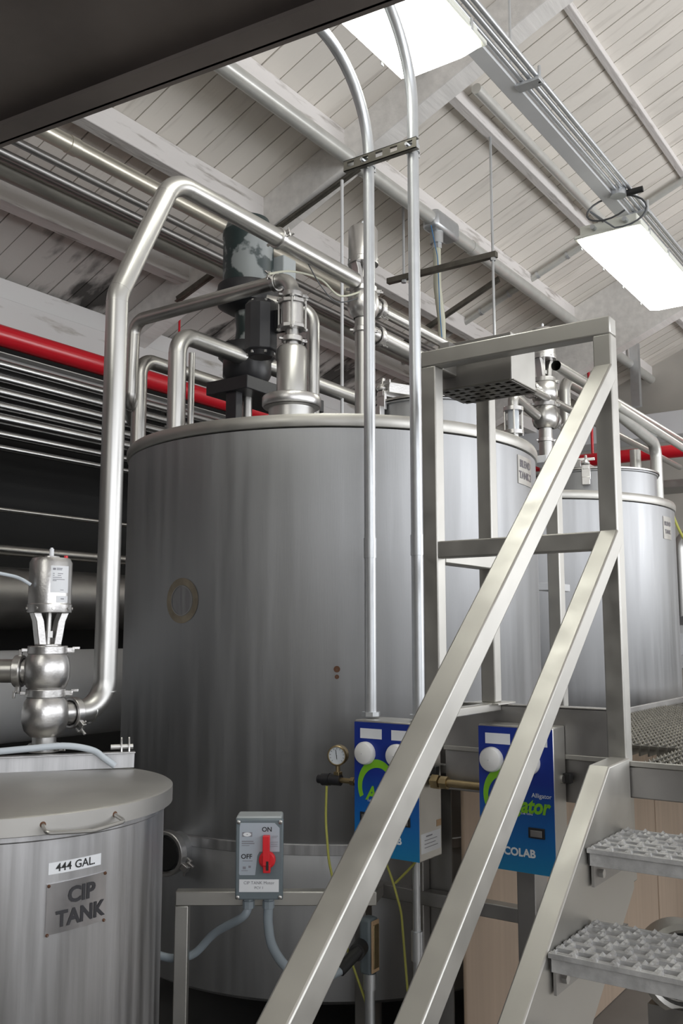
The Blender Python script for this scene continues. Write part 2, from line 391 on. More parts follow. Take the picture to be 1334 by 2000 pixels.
def pipe_thing(name, label, pts, r, mt, bend=.08, n=18, clamps=(), group=None, cat='pipe', seams=True, open_end=False):
    path = fillet(pts, bend)
    T = thing(name, label, cat, Vector(pts[0]), group)
    mb = MB(); (mb.pipe if open_end else mb.tube)(path, r, n=n)
    link('tube', mb, mt, T)
    if seams:
        pp = [Vector(p) for p in pts]
        for i in range(1, len(pp)-1):
            u = (pp[i-1]-pp[i]).normalized(); v = (pp[i+1]-pp[i]).normalized(); ang = u.angle(v)
            if ang > 3.0: continue
            rr = bend[i-1] if isinstance(bend, (list, tuple)) else bend
            L = min(rr/math.tan(ang/2), (pp[i-1]-pp[i]).length*.49, (pp[i+1]-pp[i]).length*.49)
            for e in (u, v):
                q = pp[i]+e*L; link('weld_seam', MB().tube([q-e*.0015, q+e*.0015], r*1.012, n), mt, T)
    for c, ax in clamps: clamp(T, c, ax, r)
    return T
def rod(name, label, p, q, r, mt, cat='rod', group=None, n=8):
    T = thing(name, label, cat, Vector(q), group)
    link('shaft', MB().tube([p, q], r, n), mt, T)
    d = (Vector(q)-Vector(p)).normalized()
    link('nut', MB().tube([Vector(q)-d*.0, Vector(q)-d*.02], r*2.0, 6), mt, T)
    return T

# ------------------------------------------------------------------ main blend tank
TX, TY, TR, TZ = 3.65, 2.60, .97, 2.44
def tank(cx, cy, R, ztop, label, seam=True, sign=None):
    T = thing('blend_tank', label, 'tank', (cx, cy, 0))
    M = Matrix.Translation((cx, cy, 0))
    link('shell', MB().lathe([(R*.97, .28), (R, .30), (R, .837), (R-.002, .84), (R, .843), (R, ztop-.055)], M, 128), M_TANK, T)
    link('rim_ring', MB().lathe([(R-.002, ztop-.052), (R+.006, ztop-.048), (R+.010, ztop-.036), (R+.010, ztop-.012), (R+.004, ztop), (R-.02, ztop+.003)], M, 128), M_RAIL, T)
    link('top_plate', MB().lathe([(R-.015, ztop+.001), (.5, ztop+.035), (0.001, ztop+.05)], M, 96), M_TANK2, T)
    link('seam_band', MB().lathe([(R, .80), (R+.004, .802), (R+.004, .836), (R, .838)], M, 128), M_TANK2, T)
    link('base_cone', MB().lathe([(R*.97, .28), (.15, .12), (.001, .11)], M, 64), M_TANK2, T)
    for k in range(4):
        a = PI/4+k*PI/2; q = V(cx+(R-.12)*math.cos(a), cy+(R-.12)*math.sin(a), 0)
        link('leg', MB().tube([q, q+V(0, 0, .32)], .045, 16).tube([q, q+V(0, 0, .012)], .08, 16), M_TANK2, T)
    return T
T1 = tank(TX, TY, TR, TZ, 'large brushed stainless steel vertical tank in the middle, nearest the stairs')
# round ground-off patch and small scar on the shell
def tank_disc(px, py, r0, r1, T, name, mt, sy=1.25, t=.003):
    p, th = cyl_at(px, py, TX, TY, TR); M = []
    mb = MB(); n = 32; vs = []
    for rr in (r0, r1):
        for k in range(n):
            a = 2*PI*k/n; u = rr*math.cos(a); v = rr*math.sin(a); tt = th+u/TR
            vs.append((TX+(TR+t)*math.cos(tt), TY+(TR+t)*math.sin(tt), p.z+v))
    mb.add(vs, [(k, (k+1) % n, n+(k+1) % n, n+k) for k in range(n)])
    return link(name, mb, mt, T)
tank_disc(355, 1173, .062, .090, T1, 'weld_patch', M_PATCH, t=.0015)
tank_disc(355, 1173, .057, .060, T1, 'patch_bead', M_PIPE, t=.004)
tank_disc(355, 1173, .001, .056, T1, 'patch_disc', M_PATCHIN, t=.001)
tank_disc(658, 1307, .001, .012, T1, 'weld_scar', M_RUST, t=.002)
tank_disc(658, 1322, .001, .008, T1, 'weld_scar', M_RUST, t=.002)
# name plate
p, th = cyl_at(1025, 921, TX, TY, TR)
NP = link('name_plate', cyl_patch(TX, TY, TR, th-.088, th+.088, p.z-.062, p.z+.062, .004), M_RAIL, T1)
put_text_cyl('lettering', 'BLEND', .044, TX, TY, TR+.0055, th, p.z+.026, M_ETCH2, NP, .0012)
put_text_cyl('lettering', 'TANK 2', .044, TX, TY, TR+.0055, th, p.z-.024, M_ETCH2, NP, .0012)
# open clamped port low on the left
p, th = cyl_at(352, 1657, TX, TY, TR); ax = V(math.cos(th), math.sin(th), 0)
ax = (ax+V(-.55, -.25, 0)).normalized()
PT = link('side_port', MB().pipe([p-ax*.05, p+ax*.10], .064, .004, 28), M_TANK, T1)
link('port_shade_disc', MB().lathe([(.001, .0035), (.058, .0035), (.0598, .0)], frame(p+ax*.096, ax), 28), M_RUBBER, PT)  # black disc stands in for the shade inside the open port
clamp(T1, p+ax*.085, ax, .070, wdir=(.5, -.8, -.45))
def manway(T, cx, cy, z, r, h, lidtilt=0.0, hd=(1, 0, 0)):
    M = Matrix.Translation((cx, cy, z))
    link('manway_collar', MB().lathe([(r, -.03), (r, h), (r+.012, h+.004), (r+.012, h+.010), (r-.01, h+.012)], M, 64), M_TANK, T)
    Ml = Matrix.Translation((cx, cy, z+h+.014))@Matrix.Rotation(lidtilt, 4, 'Y')
    L_ = link('manway_lid', MB().lathe([(r+.018, 0), (r+.018, .010), (r*.8, .022), (r*.3, .038), (.001, .04)], Ml, 64), M_PIPED, T)
    return L_
def latch(T, c, out):
    out = Vector(out).normalized(); M = frame(c, out)        # local z is outwards, x is up
    a_ = link('lid_latch', MB().box((.02, 0, .0), (.09, .055, .016), M).box((.055, 0, -.05), (.03, .04, .12), M).box((-.035, 0, .018), (.05, .05, .03), M), M_CAST, T, bevel=.003)
    link('wing_nut', MB().tube([M@V(.05, 0, .0), M@V(.13, 0, -.01)], .009, 10).lathe([(.001, .07), (.022, .07), (.026, .08), (.014, .1), (.001, .1)], M@Matrix.Rotation(PI/2, 4, 'Y'), 16).box((.105, .03, -.005), (.018, .05, .008), M).box((.105, -.03, -.005), (.018, .05, .008), M), M_CAST, T, bevel=.002)
MC = V(3.86, 2.17, TZ+.01)
lid = manway(T1, MC.x, MC.y, MC.z, .285, .20)
MC.z += .115
link('hinge_arm', MB().bar((MC.x-.28, MC.y+.07, MC.z+.165), (MC.x+.10, MC.y-.16, MC.z+.15), .045, .05).bar((MC.x-.05, MC.y-.1, MC.z+.13), (MC.x-.05, MC.y+.2, MC.z+.13), .04, .02), M_CAST, T1, bevel=.003)
lab(link('tag', MB().b2((MC.x-.14, MC.y-.155, MC.z+.175), (MC.x-.136, MC.y-.125, MC.z+.225)), M_SWRED, T1), 'small red tag')
latch(T1, (MC.x-.285, MC.y+.095, MC.z+.085), (-.95, .31, 0))

# second tank
T2X, T2Y, T2Z = 5.92, 2.60, 2.43
T2 = tank(T2X, T2Y, .97, T2Z, 'second brushed stainless tank, behind the grating walkway at the right')
M2 = V(5.95, 2.12, T2Z+.01)
manway(T2, M2.x, M2.y, M2.z, .40, .16, 0)
link('hinge_arm', MB().bar((M2.x-.42, M2.y-.05, M2.z+.21), (M2.x+.1, M2.y-.02, M2.z+.21), .05, .05), M_CAST, T2, bevel=.003)
latch(T2, (M2.x-.40, M2.y-.10, M2.z+.13), (-1, -.3, 0))
p, th = cyl_at(1303, 1030, T2X, T2Y, .97)
NP = link('name_plate', cyl_patch(T2X, T2Y, .97, th-.07, th+.07, p.z-.075, p.z+.065, .004), M_RAIL, T2)
put_text_cyl('lettering', 'BLEND', .036, T2X, T2Y, .9755, th, p.z+.02, M_ETCH2, NP, .001)
put_text_cyl('lettering', 'TANK', .036, T2X, T2Y, .9755, th, p.z-.03, M_ETCH2, NP, .001)
# white spacer brackets in the gap between the two tanks
for i, (px, py, z_) in enumerate(((1068, 903, 0), (1078, 1147, 0))):
    q = at(px, py, X=4.2+.2*i)
    tag(link('spacer_bracket', MB().b2((q.x-.1, q.y-.04, q.z-.018), (q.x+.14, q.y+.05, q.z+.018)), M_WHITEP, bevel=.003), ['small white bracket beside the right edge of the main tank rim', 'small white bracket halfway up the gap between the two tanks'][i], 'bracket')

# ------------------------------------------------------------------ process valves
def valve(label, x, y, zb, s=1.0, stem=.0, outs=(), label_sticker=False, zs=None, name='process_valve', yoke_dir=(1, -.3, 0), bottom=.10, group=None, twoball=True):
    """seat valve: bottom ferrule, two spherical bodies with clamps between, yoke, cylindrical actuator. zb = centre of lower ball"""
    T = thing(name, label, 'valve', (x, y, zb-bottom), group)
    R = .069*s; zc1 = zb; hb = .064*s; zc2 = zb+.133*s if twoball else zb
    def ball(z): return MB().lathe([(R*.62, z-hb), (R*.88, z-hb*.72), (R*1.0, z-hb*.3), (R*1.0, z+hb*.2), (R*.93, z+hb*.62), (R*.80, z+hb*.85)], Matrix.Translation((x, y, 0)), 40)
    link('valve_body', ball(zc1), M_CAST, T)
    link('inlet_ferrule', MB().tube([(x, y, zb-bottom), (x, y, zc1-hb*.9)], R*.52, 24), M_PIPE, T)
    if twoball:
        link('valve_body', ball(zc2), M_CAST, T)
        clamp(T, (x, y, (zc1+zc2)/2+.0*s), (0, 0, 1), R*.74, wdir=(1, -1, 0))
    ztop = zc2+hb*1.0
    clamp(T, (x, y, ztop), (0, 0, 1), R*.74, wdir=(1, -.9, 0))
    for (z, dx, dy, L, cl_) in outs:
        d = V(dx, dy, 0).normalized(); c = V(x, y, z)
        link('outlet', MB().tube([c+d*R*.4, c+d*L], .036*s, 20), M_CAST, T)
        if cl_: clamp(T, c+d*L, d, .040*s, wdir=(.5, -.8, -.6))
    # yoke
    yk = MB(); z0 = ztop+.008; z1 = ztop+.115*s
    yd = Vector(yoke_dir).normalized(); yp = V(-yd.y, yd.x, 0)
    for sg in (-1, 1):
        prof = [(.034, z0), (.040, z0+(z1-z0)*.35), (.046, z0+(z1-z0)*.75), (.056, z1)]
        vs = []
        for off, zz in prof:
            for a_, b_ in ((-.020, 0), (.020, 0), (.020, .024), (-.020, .024)):
                q = V(x, y, zz)+yd*(sg*(off*s-b_*s))+yp*a_*s; vs.append(q)
        fs = [(0, 1, 2, 3), (12, 15, 14, 13)]
        for i in range(3):
            for k in range(4): fs.append((i*4+k, i*4+(k+1) % 4, i*4+4+(k+1) % 4, i*4+4+k))
        yk.add(vs, fs)
    yk.tube([(x, y, z0-.004), (x, y, z0+.010)], .040*s, 24)
    link('yoke', yk, M_CAST, T, bevel=.002)
    link('stem', MB().tube([(x, y, z0), (x, y, z1)], .009*s, 12).tube([(x, y, z0+.03*s), (x, y, z0+.05*s)], .016*s, 6), M_PIPE, T)
    za = z1; H = .168*s; r = .067*s
    A = link('actuator', MB().lathe([(.001, za), (r*.99, za), (r*1.0, za+.004), (r*1.0, za+.024*s), (r*.965, za+.027*s), (r*.965, za+H-.014*s), (r*.86, za+H), (r*.40, za+H), (r*.38, za+H+.007*s), (.001, za+H+.007*s)], Matrix.Translation((x, y, 0)), 48), M_CAST, T)
    bt = MB()
    for k in range(8): a = 2*PI*k/8+.3; c = V(x+r*math.cos(a), y+r*math.sin(a), za+.012*s); bt.tube([c-V(math.cos(a), math.sin(a), 0)*.003, c+V(math.cos(a), math.sin(a), 0)*.0035], .005*s, 8)
    link('bolt_heads', bt, M_PIPE, A)['kind'] = 'stuff'
    link('air_port', MB().tube([(x, y, za+H), (x, y, za+H+.030*s)], .007*s, 12).tube([(x, y, za+H+.025*s), (x, y, za+H+.034*s)], .004*s, 8), M_PAPER, A)
    return T, A, za, H, r
# valve at the left, on the outlet of the CIP tank
VX, VY = 1.868, 2.41
vT, vA, za, H, r = valve('upright stainless air-operated valve behind the small tank at the left edge', VX, VY, 1.352, 1.0, outs=((1.352, 1, 0, .105, True), (1.485, -.57, .82, .085, True)))
th = math.atan2(-VY, -VX)+.42
S_ = lab(link('label', cyl_patch(VX, VY, r*.965, th-.42, th+.50, za+.060, za+.142, .0008, 10), M_PAPER, vA), 'white printed label')
S2 = link('label', cyl_patch(VX, VY, r*.965, th-.12, th+.50, za+.030, za+.050, .0008, 10), M_PAPER, vA)
tm = MB()
for i, (u0, u1, zz, hh) in enumerate(((-.33, -.20, .132, .006), (-.16, .12, .134, .0022), (-.16, .10, .130, .0022), (-.33, -.25, .118, .0018), (-.10, .16, .118, .0018), (-.33, -.25, .112, .0018), (-.10, .06, .112, .0018), (-.33, .10, .106, .0018), (-.33, .26, .100, .0018), (-.33, -.15, .096, .0018), (.05, .22, .068, .0015), (.08, .26, .041, .003))):
    tm.join(cyl_patch(VX, VY, r*.965+.0006, th+u0, th+u1, za+zz-hh/2, za+zz+hh/2, .0006, 6))
link('label_print', tm, M_INKG, vA)
link('indicator', MB().tube([(VX+.02, VY-.045, za+H-.006), (VX+.02, VY-.045, za+H+.008)], .006, 10), M_SWRED, vA)
q = V(VX-.067, VY+.01, za+H-.02)
hp = fillet([at(-60, 1108, Y=2.5), at(0, 1120, Y=2.46), at(30, 1126, Y=2.44), at(46, 1133, Y=2.42), at(60, 1142, Y=2.41)], .05)
tag(link('air_hose', MB().tube(hp, .0055, 10), M_HOSE), 'thin pale air hose entering the valve actuator from the left edge', 'hose')
link('outlet_bend', MB().tube(fillet([(VX-.045, VY+.065, 1.485), (VX-.115, VY+.165, 1.485), (VX-.22, VY+.26, 1.40)], .06), .036, 20), M_PIPED, vT)

# big loop pipe: valve -> riser -> over the main tank
lp = [(VX+.11, VY, 1.352), (2.10, 2.41, 1.352), (2.10, 2.41, 2.76), (2.35, 2.41, 3.285), (3.565, 2.41, 3.285)]
T = pipe_thing('transfer_pipe', 'thick polished steel pipe rising left of the main tank and arching over its top', lp, .038, M_PIPE, [.10, .11, .13], 28)
clamp(T, (2.98, 2.41, 3.285), (1, 0, 0), .038, wdir=(.0, -1, .3))
# valve above the main tank
v3T, v3A, za3, H3, r3 = valve('upright air-operated valve on the top of the main tank behind the two tall conduits', 3.64, 2.41, 3.185, 1.12, outs=((3.20, 1, -.05, .12, True), (3.06, 1, 0, .12, True)), bottom=.72, twoball=False)
link('down_pipe', MB().tube([(3.64, 2.41, TZ+.02), (3.64, 2.41, 3.12)], .042, 24), M_PIPE, v3T)
clamp(v3T, (3.64, 2.41, 3.055), (0, 0, 1), .042, wdir=(1, -1, 0))
pipe_thing('process_pipe', 'upper of two steel pipes running right from the valve above the main tank', [(3.78, 2.41, 3.20), (9.2, 2.41, 3.20)], .026, M_PIPE, clamps=())
pipe_thing('process_pipe', 'lower fat steel pipe running right from the valve above the main tank', [(3.78, 2.41, 3.06), (4.5, 2.43, 3.06), (4.75, 2.43, 2.8), (4.75, 2.6, 2.3)], .040, M_PIPE, .1)
# butterfly valve column
BX, BY = 3.285, 2.57
T = thing('butterfly_valve_column', 'steel inlet column with bolted ball valve and black actuator on the main tank', 'valve', (BX, BY, TZ))
Mb = Matrix.Translation((BX, BY, 0))
link('nozzle', MB().lathe([(.105, TZ), (.105, TZ+.175), (.128, TZ+.18)], Mb, 48), M_PIPE, T)
link('nozzle_flange', MB().lathe([(.09, TZ+.182), (.130, TZ+.182), (.135, TZ+.19), (.135, TZ+.225), (.130, TZ+.233), (.07, TZ+.238)], Mb, 48), M_CAST, T, bevel=.002)
link('column', MB().lathe([(.07, TZ+.22), (.070, TZ+.455), (.062, TZ+.468), (.03, TZ+.47), (.03, TZ+.49)], Mb, 40), M_PIPE, T)
clamp(T, (BX, BY, TZ+.505), (0, 0, 1), .040, wdir=(1, -.6, 0))
link('upper_neck', MB().tube([(BX, BY, TZ+.49), (BX, BY, TZ+.555)], .030, 20), M_PIPE, T)
z0 = TZ+.553
B_ = link('ball_valve_body', MB().tube([(BX, BY, z0), (BX, BY, z0+.018)], .066, 8, smooth=False).tube([(BX, BY, z0+.018), (BX, BY, z0+.120)], .053, 12, smooth=False).tube([(BX, BY, z0+.120), (BX, BY, z0+.138)], .066, 8, smooth=False), M_CAST, T, bevel=.002)
bt = MB()
for k in range(4):
    a = PI/4+k*PI/2-.15; c = V(BX+.062*math.cos(a), BY+.062*math.sin(a), 0)
    bt.tube([c+V(0, 0, z0-.01), c+V(0, 0, z0+.148)], .0055, 8)
    for zz in (z0-.008, z0+.138): bt.tube([c+V(0, 0, zz), c+V(0, 0, zz+.01)], .011, 6, smooth=False)
link('tie_bolts', bt, M_PIPE, B_)
clamp(T, (BX, BY, z0+.165), (0, 0, 1), .040, wdir=(1, -.8, 0))
EZ = z0+.25
link('elbow', MB().tube(fillet([(BX, BY, z0+.14), (BX, BY, EZ), (BX, BY+.085, EZ)], .075), .034, 24), M_PIPE, T)
clamp(T, (BX, BY+.10, EZ), (0, 1, 0), .036, wdir=(-1, 0, .2))
AX, AY = BX-.02, BY+.17
act = MB().lathe([(.001, z0-.11), (.055, z0-.11), (.068, z0-.085), (.078, z0-.08), (.078, z0+.14), (.070, z0+.15), (.060, z0+.165), (.001, z0+.165)], Matrix.Translation((AX, AY, 0)), 10)
A_ = link('actuator', act, M_BLACK, T, bevel=.004); lab(A_, 'black electric actuator')
link('bracket', MB().b2((BX-.012, BY+.04, z0+.0), (BX+.012, AY-.05, z0+.11)), M_BLACK, T, bevel=.003)
cvb = MB()
for k in range(6):
    a = k*PI/3; c = V(AX+.062*math.cos(a), AY+.062*math.sin(a), 0); cvb.tube([c+V(0, 0, z0+.145), c+V(0, 0, z0+.158)], .007, 6); cvb.tube([c+V(0, 0, z0-.10), c+V(0, 0, z0-.088)], .007, 6)
link('cover_bolts', cvb, M_PIPE, A_)
# pipe B from the elbow across to the left
yb_ = at(262, 628, X=BX).y
pipe_thing('branch_pipe', 'slim steel pipe crossing left from the valve elbow and turning down behind the riser', [(BX, BY+.105, EZ), (BX, yb_, EZ-.0), (BX+.0, yb_+.01, EZ-.44), (BX+.26, yb_+.28, EZ-.45)], .034, M_PIPED, [.08, .05])
# pipe C : standing on the tank top, elbow, runs right
pipe_thing('outlet_pipe', 'steel pipe rising from the left of the main tank top with a wide elbow', [(3.08, 3.10, TZ-.01), (3.08, 3.10, 3.02), (4.62, 3.10, 3.02)], .043, M_PIPE, .10, 24)
pipe_thing('outlet_pipe', 'leftmost steel pipe with an elbow standing at the left edge of the main tank top', [(3.36, 3.66, 2.2), (3.36, 3.66, 3.06), (4.9, 3.66, 3.06)], .040, M_PIPED, .09, 24)
q = at(375, 690, d=5.0)
pipe_thing('drop_tube', 'thin upright steel tube behind the wide elbow on the main tank', [(q.x, q.y, 2.2), (q.x, q.y, q.z)], .018, M_PIPE, seams=False)
q = V(3.60, 2.685, 0)
T = pipe_thing('vent_pipe', 'short upright steel pipe with curved top, right of the valve column', [(q.x, q.y, TZ+.03), (q.x, q.y, 3.20), (q.x-.15, q.y+.18, 3.24)], .034, M_PIPE, .09, 24)
clamp(T, (q.x, q.y, TZ+.10), (0, 0, 1), .036, wdir=(1, -1, 0))
# small upright tubes under the loop clamp
q = at(535, 505, Y=2.75)
pipe_thing('sensor_tube', 'short thin tube between the arching pipe clamp and the valve elbow', [(q.x, q.y, EZ+.03), (q.x, q.y, 3.262)], .010, M_PIPE, seams=False)

tag(link('yellow_air_tube', MB().tube(spl([at(525, 535, Y=2.5), at(570, 530, Y=2.5), at(625, 545, Y=2.48), at(665, 578, Y=2.45), (3.60, 2.36, 3.24)]), .005, 8), M_TUBEW), 'thin pale yellow air tube between the valve column and the valve behind the tall conduits', 'tube')
tag(link('sensor_wire', MB().tube(spl([at(600, 512, Y=2.42), at(628, 560, Y=2.45), at(660, 590, Y=2.45), (3.58, 2.38, 3.20)]), .003, 6), M_WIRE), 'thin grey wire hanging from the arching pipe to the valve above the main tank', 'wire')
# ------------------------------------------------------------------ agitator
q = at(484, 600, d=4.78); GX, GY = q.x, q.y
zt = lambda py: at(484, py, d=4.78).z
T = thing('agitator_motor', 'dark grey-green agitator motor with peeling paint standing over the main tank', 'motor', (GX, GY, TZ))
Mg = Matrix.Translation((GX, GY, 0)); R_ = .135
link('motor_body', MB().lathe([(.001, zt(562)), (R_*.95, zt(562)), (R_, zt(556)), (R_, zt(470)), (R_*1.03, zt(468)), (R_*1.03, zt(458)), (R_*.98, zt(455)), (R_*.80, zt(432)), (R_*.4, zt(424)), (.001, zt(423))], Mg, 40), M_MOTOR, T)
link('motor_flange', MB().lathe([(.001, zt(560)), (R_*1.18, zt(562)), (R_*1.2, zt(570)), (R_*1.18, zt(600)), (R_*.75, zt(612)), (.001, zt(613))], Mg, 40), M_BLACK, T)
rb = MB()
for k in range(6):
    a = k*PI/3+.2; c = V(GX+.085*math.cos(a), GY+.085*math.sin(a), 0); rb.bar(c+V(0, 0, zt(680)), c+V(0, 0, zt(608)), .03, .03)
link('lantern', rb.lathe([(.07, zt(612)), (.06, zt(645)), (.07, zt(680))], Mg, 24), M_MOTOR, T, bevel=.003)
link('gearbox', MB().lathe([(.001, zt(678)), (.15, zt(678)), (.155, zt(684)), (.155, zt(700)), (.13, zt(708)), (.13, zt(735)), (.10, zt(752)), (.001, zt(752))], Mg, 12), M_BLACK, T, bevel=.004)
link('junction_box', MB().box((GX+.15, GY-.12, zt(520)), (.11, .09, .12)), M_SWLID, T, bevel=.006)
link('shaft', MB().tube([(GX, GY, TZ-.2), (GX, GY, zt(750))], .03, 16), M_PIPED, T)
link('support_beam', MB().b2((GX-.16, GY-.14, zt(752)-.07), (GX+.5, GY+.14, zt(752)-.0)), M_BLACK, T, bevel=.004)
for gx in (GX+.42, GX-.14): link('support_leg', MB().b2((gx, GY-.05, TZ-.02), (gx+.05, GY+.02, zt(752)-.06)), M_BLACK, T, bevel=.003)

# ------------------------------------------------------------------ overhead pipe runs along the hall
def run(name, label, Y, z, r, mt, xa=-1.5, xb=10.5, cat='pipe', group=None, couplings=(), n=18):
    T = thing(name, label, cat, (xa, Y, z), group)
    link('tube', MB().tube([(xa, Y, z), (xb, Y, z)], r, n), mt, T)
    for c in couplings: link('coupling', MB().tube([(c-.03, Y, z), (c+.03, Y, z)], r*1.10, n), mt, T)
    return T
M_WPIPE = mat('pale painted pipe', (.60, .60, .57), .30, .35, var=.08, vscale=10)
M_CPIPE = mat('grubby cream pipe', (.60, .57, .49), .32, .7, var=.22, vscale=5, stretch=(.5, 3, 3))
M_BIGP = mat('large grubby insulated pipe', (.27, .26, .23), .42, .5, var=.3, vscale=5, stretch=(.5, 3, 3))
run('roof_conduit', 'large pale round conduit running under the rafters from top centre to the far end', 3.28, 4.715, .052, M_WPIPE, -1.5, 11.4, couplings=(1.9, 3.35, 4.98, 6.55, 9.3))
run('roof_pipe', 'cream round pipe with a coupling, upper left, passing behind the arching pipe', 3.90, 4.21, .046, M_CPIPE, -1.5, 10.2, couplings=(3.05, 6.2))
for i, (y_, z_) in enumerate(((4.08, 4.20), (4.14, 4.14), (4.21, 4.16))):
    run('thin_conduit', ('nearest', 'middle', 'farthest')[i]+' of three dark thin conduits bunched beside the cream roof pipe', y_, z_-.01, .024, M_FRAME, -1.5, 10.2, group='dark thin conduits under the roof', n=12)
run('insulated_pipe', 'widest grubby overhead pipe at the left, just above the white purlin', 4.34, 4.165, .064, M_BIGP, -1.5, 9.8, n=28)
T = thing('sprinkler_main', 'bright red sprinkler pipe along the left wall, turning across the far end', 'pipe', (-1.5, 5.0, 3.457))
link('tube', MB().tube(fillet([(-1.5, 5.0, 3.457), (9.5, 5.0, 3.457), (9.5, 5.0-.4, 3.43), (9.5, -1, 3.41)], .12), .068, 28), M_RED, T)
q = at(1155, 820, X=9.5)
link('riser', MB().tube([(9.5, q.y, 3.41), (9.5, q.y, 3.41+.75), (9.35, q.y, 4.9)], .015, 12), M_RED, T)
q = at(352, 560, Y=5.0); link('hanger', MB().tube([(q.x, 5.0, 3.5), (q.x, 5.0, roofz(5.0)-.02)], .009, 10), M_RED, T)
q = at(457, 700, Y=5.0)
# bank of wall pipes
T = thing('pipe_rack', 'bare steel angle under the red pipe on the left wall', 'rack', (-1.5, 4.95, 3.30))
link('angle', MB().b2((-1.5, 4.86, 3.300), (9, 5.09, 3.306)).b2((-1.5, 4.935, 3.23), (9, 4.941, 3.306)), M_FRAME, T)
for xx in (.8, 2.5, 4.9, 7.4): link('upright', MB().b2((xx, 5.05, .0), (xx+.05, 5.09, 3.30)), M_FRAME, T)
zz = (3.205, 3.125, 3.035, 2.955, 2.875, 2.785, 2.70)
names = ('topmost', 'second', 'third', 'fourth', 'fifth', 'sixth', 'lowest')
for i, z_ in enumerate(zz):
    run('wall_pipe', names[i]+' pipe of the stacked bank of seven steel pipes below the red pipe', 4.80+.015*(i % 2), z_, (.030, .034, .034, .034, .036, .026, .020)[i], M_BANK, -1.5, 9.0, group='bank of steel pipes on the left wall')
run('lone_pipe', 'thin single pipe across the dark gap left of the riser, upper', 4.80, 2.33, .014, M_PIPED, -1.5, 9)
run('lone_pipe', 'dark single pipe just above the valve actuator at the left edge', 4.80, 2.09, .032, M_PIPED, -1.5, 9)
run('large_duct', 'dark wide round duct behind the valve actuator at the left edge', 4.85, 1.81, .185, M_FRAME, -1.5, 9, n=40)
run('pale_horizontal_vessel', 'pale blue-white wide round vessel behind the spherical valve bodies at the left edge', 4.30, 1.27, .24, M_WHITEP, -1.5, 4.0, cat='vessel', n=48)

# conduit drops and junction box on the large roof conduit
q = at(860, 447, Y=3.28)
T = thing('conduit_junction', 'grey conduit body on the large roof conduit with a white flexible drop', 'junction box', (q.x, 3.28, 4.6))
link('housing', MB().b2((q.x-.17, 3.21, 4.63), (q.x+.20, 3.35, 4.78)), M_GALV, T, bevel=.03)
link('hub', MB().tube([(q.x-.06, 3.28, 4.54), (q.x-.06, 3.28, 4.64)], .05, 20).tube([(q.x-.06, 3.28, 4.50), (q.x-.06, 3.28, 4.545)], .038, 6), M_GALV, T)
zb_ = at(858, 672, d=6.3).z
link('flexible_drop', MB().tube(fillet([(q.x-.06, 3.28, 4.52), (q.x-.06, 3.28, 4.2), (q.x+.0, 3.28, 3.95), (q.x+.0, 3.28, 2.6)], .15), .030, 14), M_TUBEW, T)
pw = [(q.x-.2, 3.25, 4.63), (q.x-.12, 3.24, 4.4), (q.x-.1, 3.24, 4.0), (q.x-.05, 3.24, 3.6)]
tag(link('blue_wire', MB().tube(fillet(pw, .2), .0035, 6), M_BLUEW), 'thin blue wire hanging beside the white flexible drop', 'wire')
# conduit on purlin
run('purlin_conduit', 'pale round conduit fixed below the purlin right of the first lamp', 2.56, 5.175, .036, M_WPIPE, at(930, 170, Y=2.56).x, 8.6)
# angle braces parallel to the roof slope
def brace(label, pa, pb):
    tag(link('roof_brace', MB().bar(pa, pb, .05, .006).bar(pa+V(0, 0, .02), pb+V(0, 0, .02), .006, .05), M_STRUT, bevel=.001), label, 'brace')
brace('dark steel angle brace under the rafter behind the slotted strut', at(702, 330, roof=.30), at(345, 590, roof=.30))
pa = at(975, 548, roof=.32)
brace('dark steel angle brace below the large roof conduit, right of centre', pa, V(pa.x, pa.y+1.1, pa.z-1.1*ROOFS))
# trapeze
p_ = at(958, 237, Y=2.70); XT = p_.x
zT = at(965, 498, X=XT).z; yT = at(965, 498, X=XT).y; yL = at(762, 550, X=XT).y
T = thing('trapeze_hanger', 'horizontal dark strut hung on two rods under the roof conduit', 'strut', (XT, yT, zT))
link('strut', MB().b2((XT-.021, yT-.02, zT-.02), (XT+.021, yL+.02, zT+.022)), M_STRUT, T, bevel=.002)
for yy in (yT+.01, yL-.12): link('rod', MB().tube([(XT, yy, zT-.9 if yy < yT+.1 else zT-.03), (XT, yy, roofz(yy)-.005)], .010, 8), M_GALV, T)
for yy in (yT+.01, yL-.12): link('nut', MB().tube([(XT, yy, zT-.04), (XT, yy, zT-.02)], .02, 6), M_GALV, T)
q = at(668, 352, d=5.4)
rod('hanger_rod', 'long thin pale hanging rod left of the tall conduits', (q.x, q.y, q.z), (q.x, q.y, 2.3), .010, M_WHITEP)
# sloping conduit on the roof boards behind the second lamp
pa = at(1119, 492, roof=.05); pb = at(868, 656, roof=.05); dd = (pa-pb).normalized()
T = thing('sloping_conduit', 'pale conduit following the roof slope behind the second lamp', 'conduit', pb)
link('tube', MB().tube([pb-dd*.5, pa+dd*2.2], .030, 14), M_WPIPE, T)
for k in range(5):
    c = pb+(pa-pb)*(.08+.22*k); link('strap', MB().tube([c-dd*.012, c+dd*.012], .036, 14), M_GALV, T)
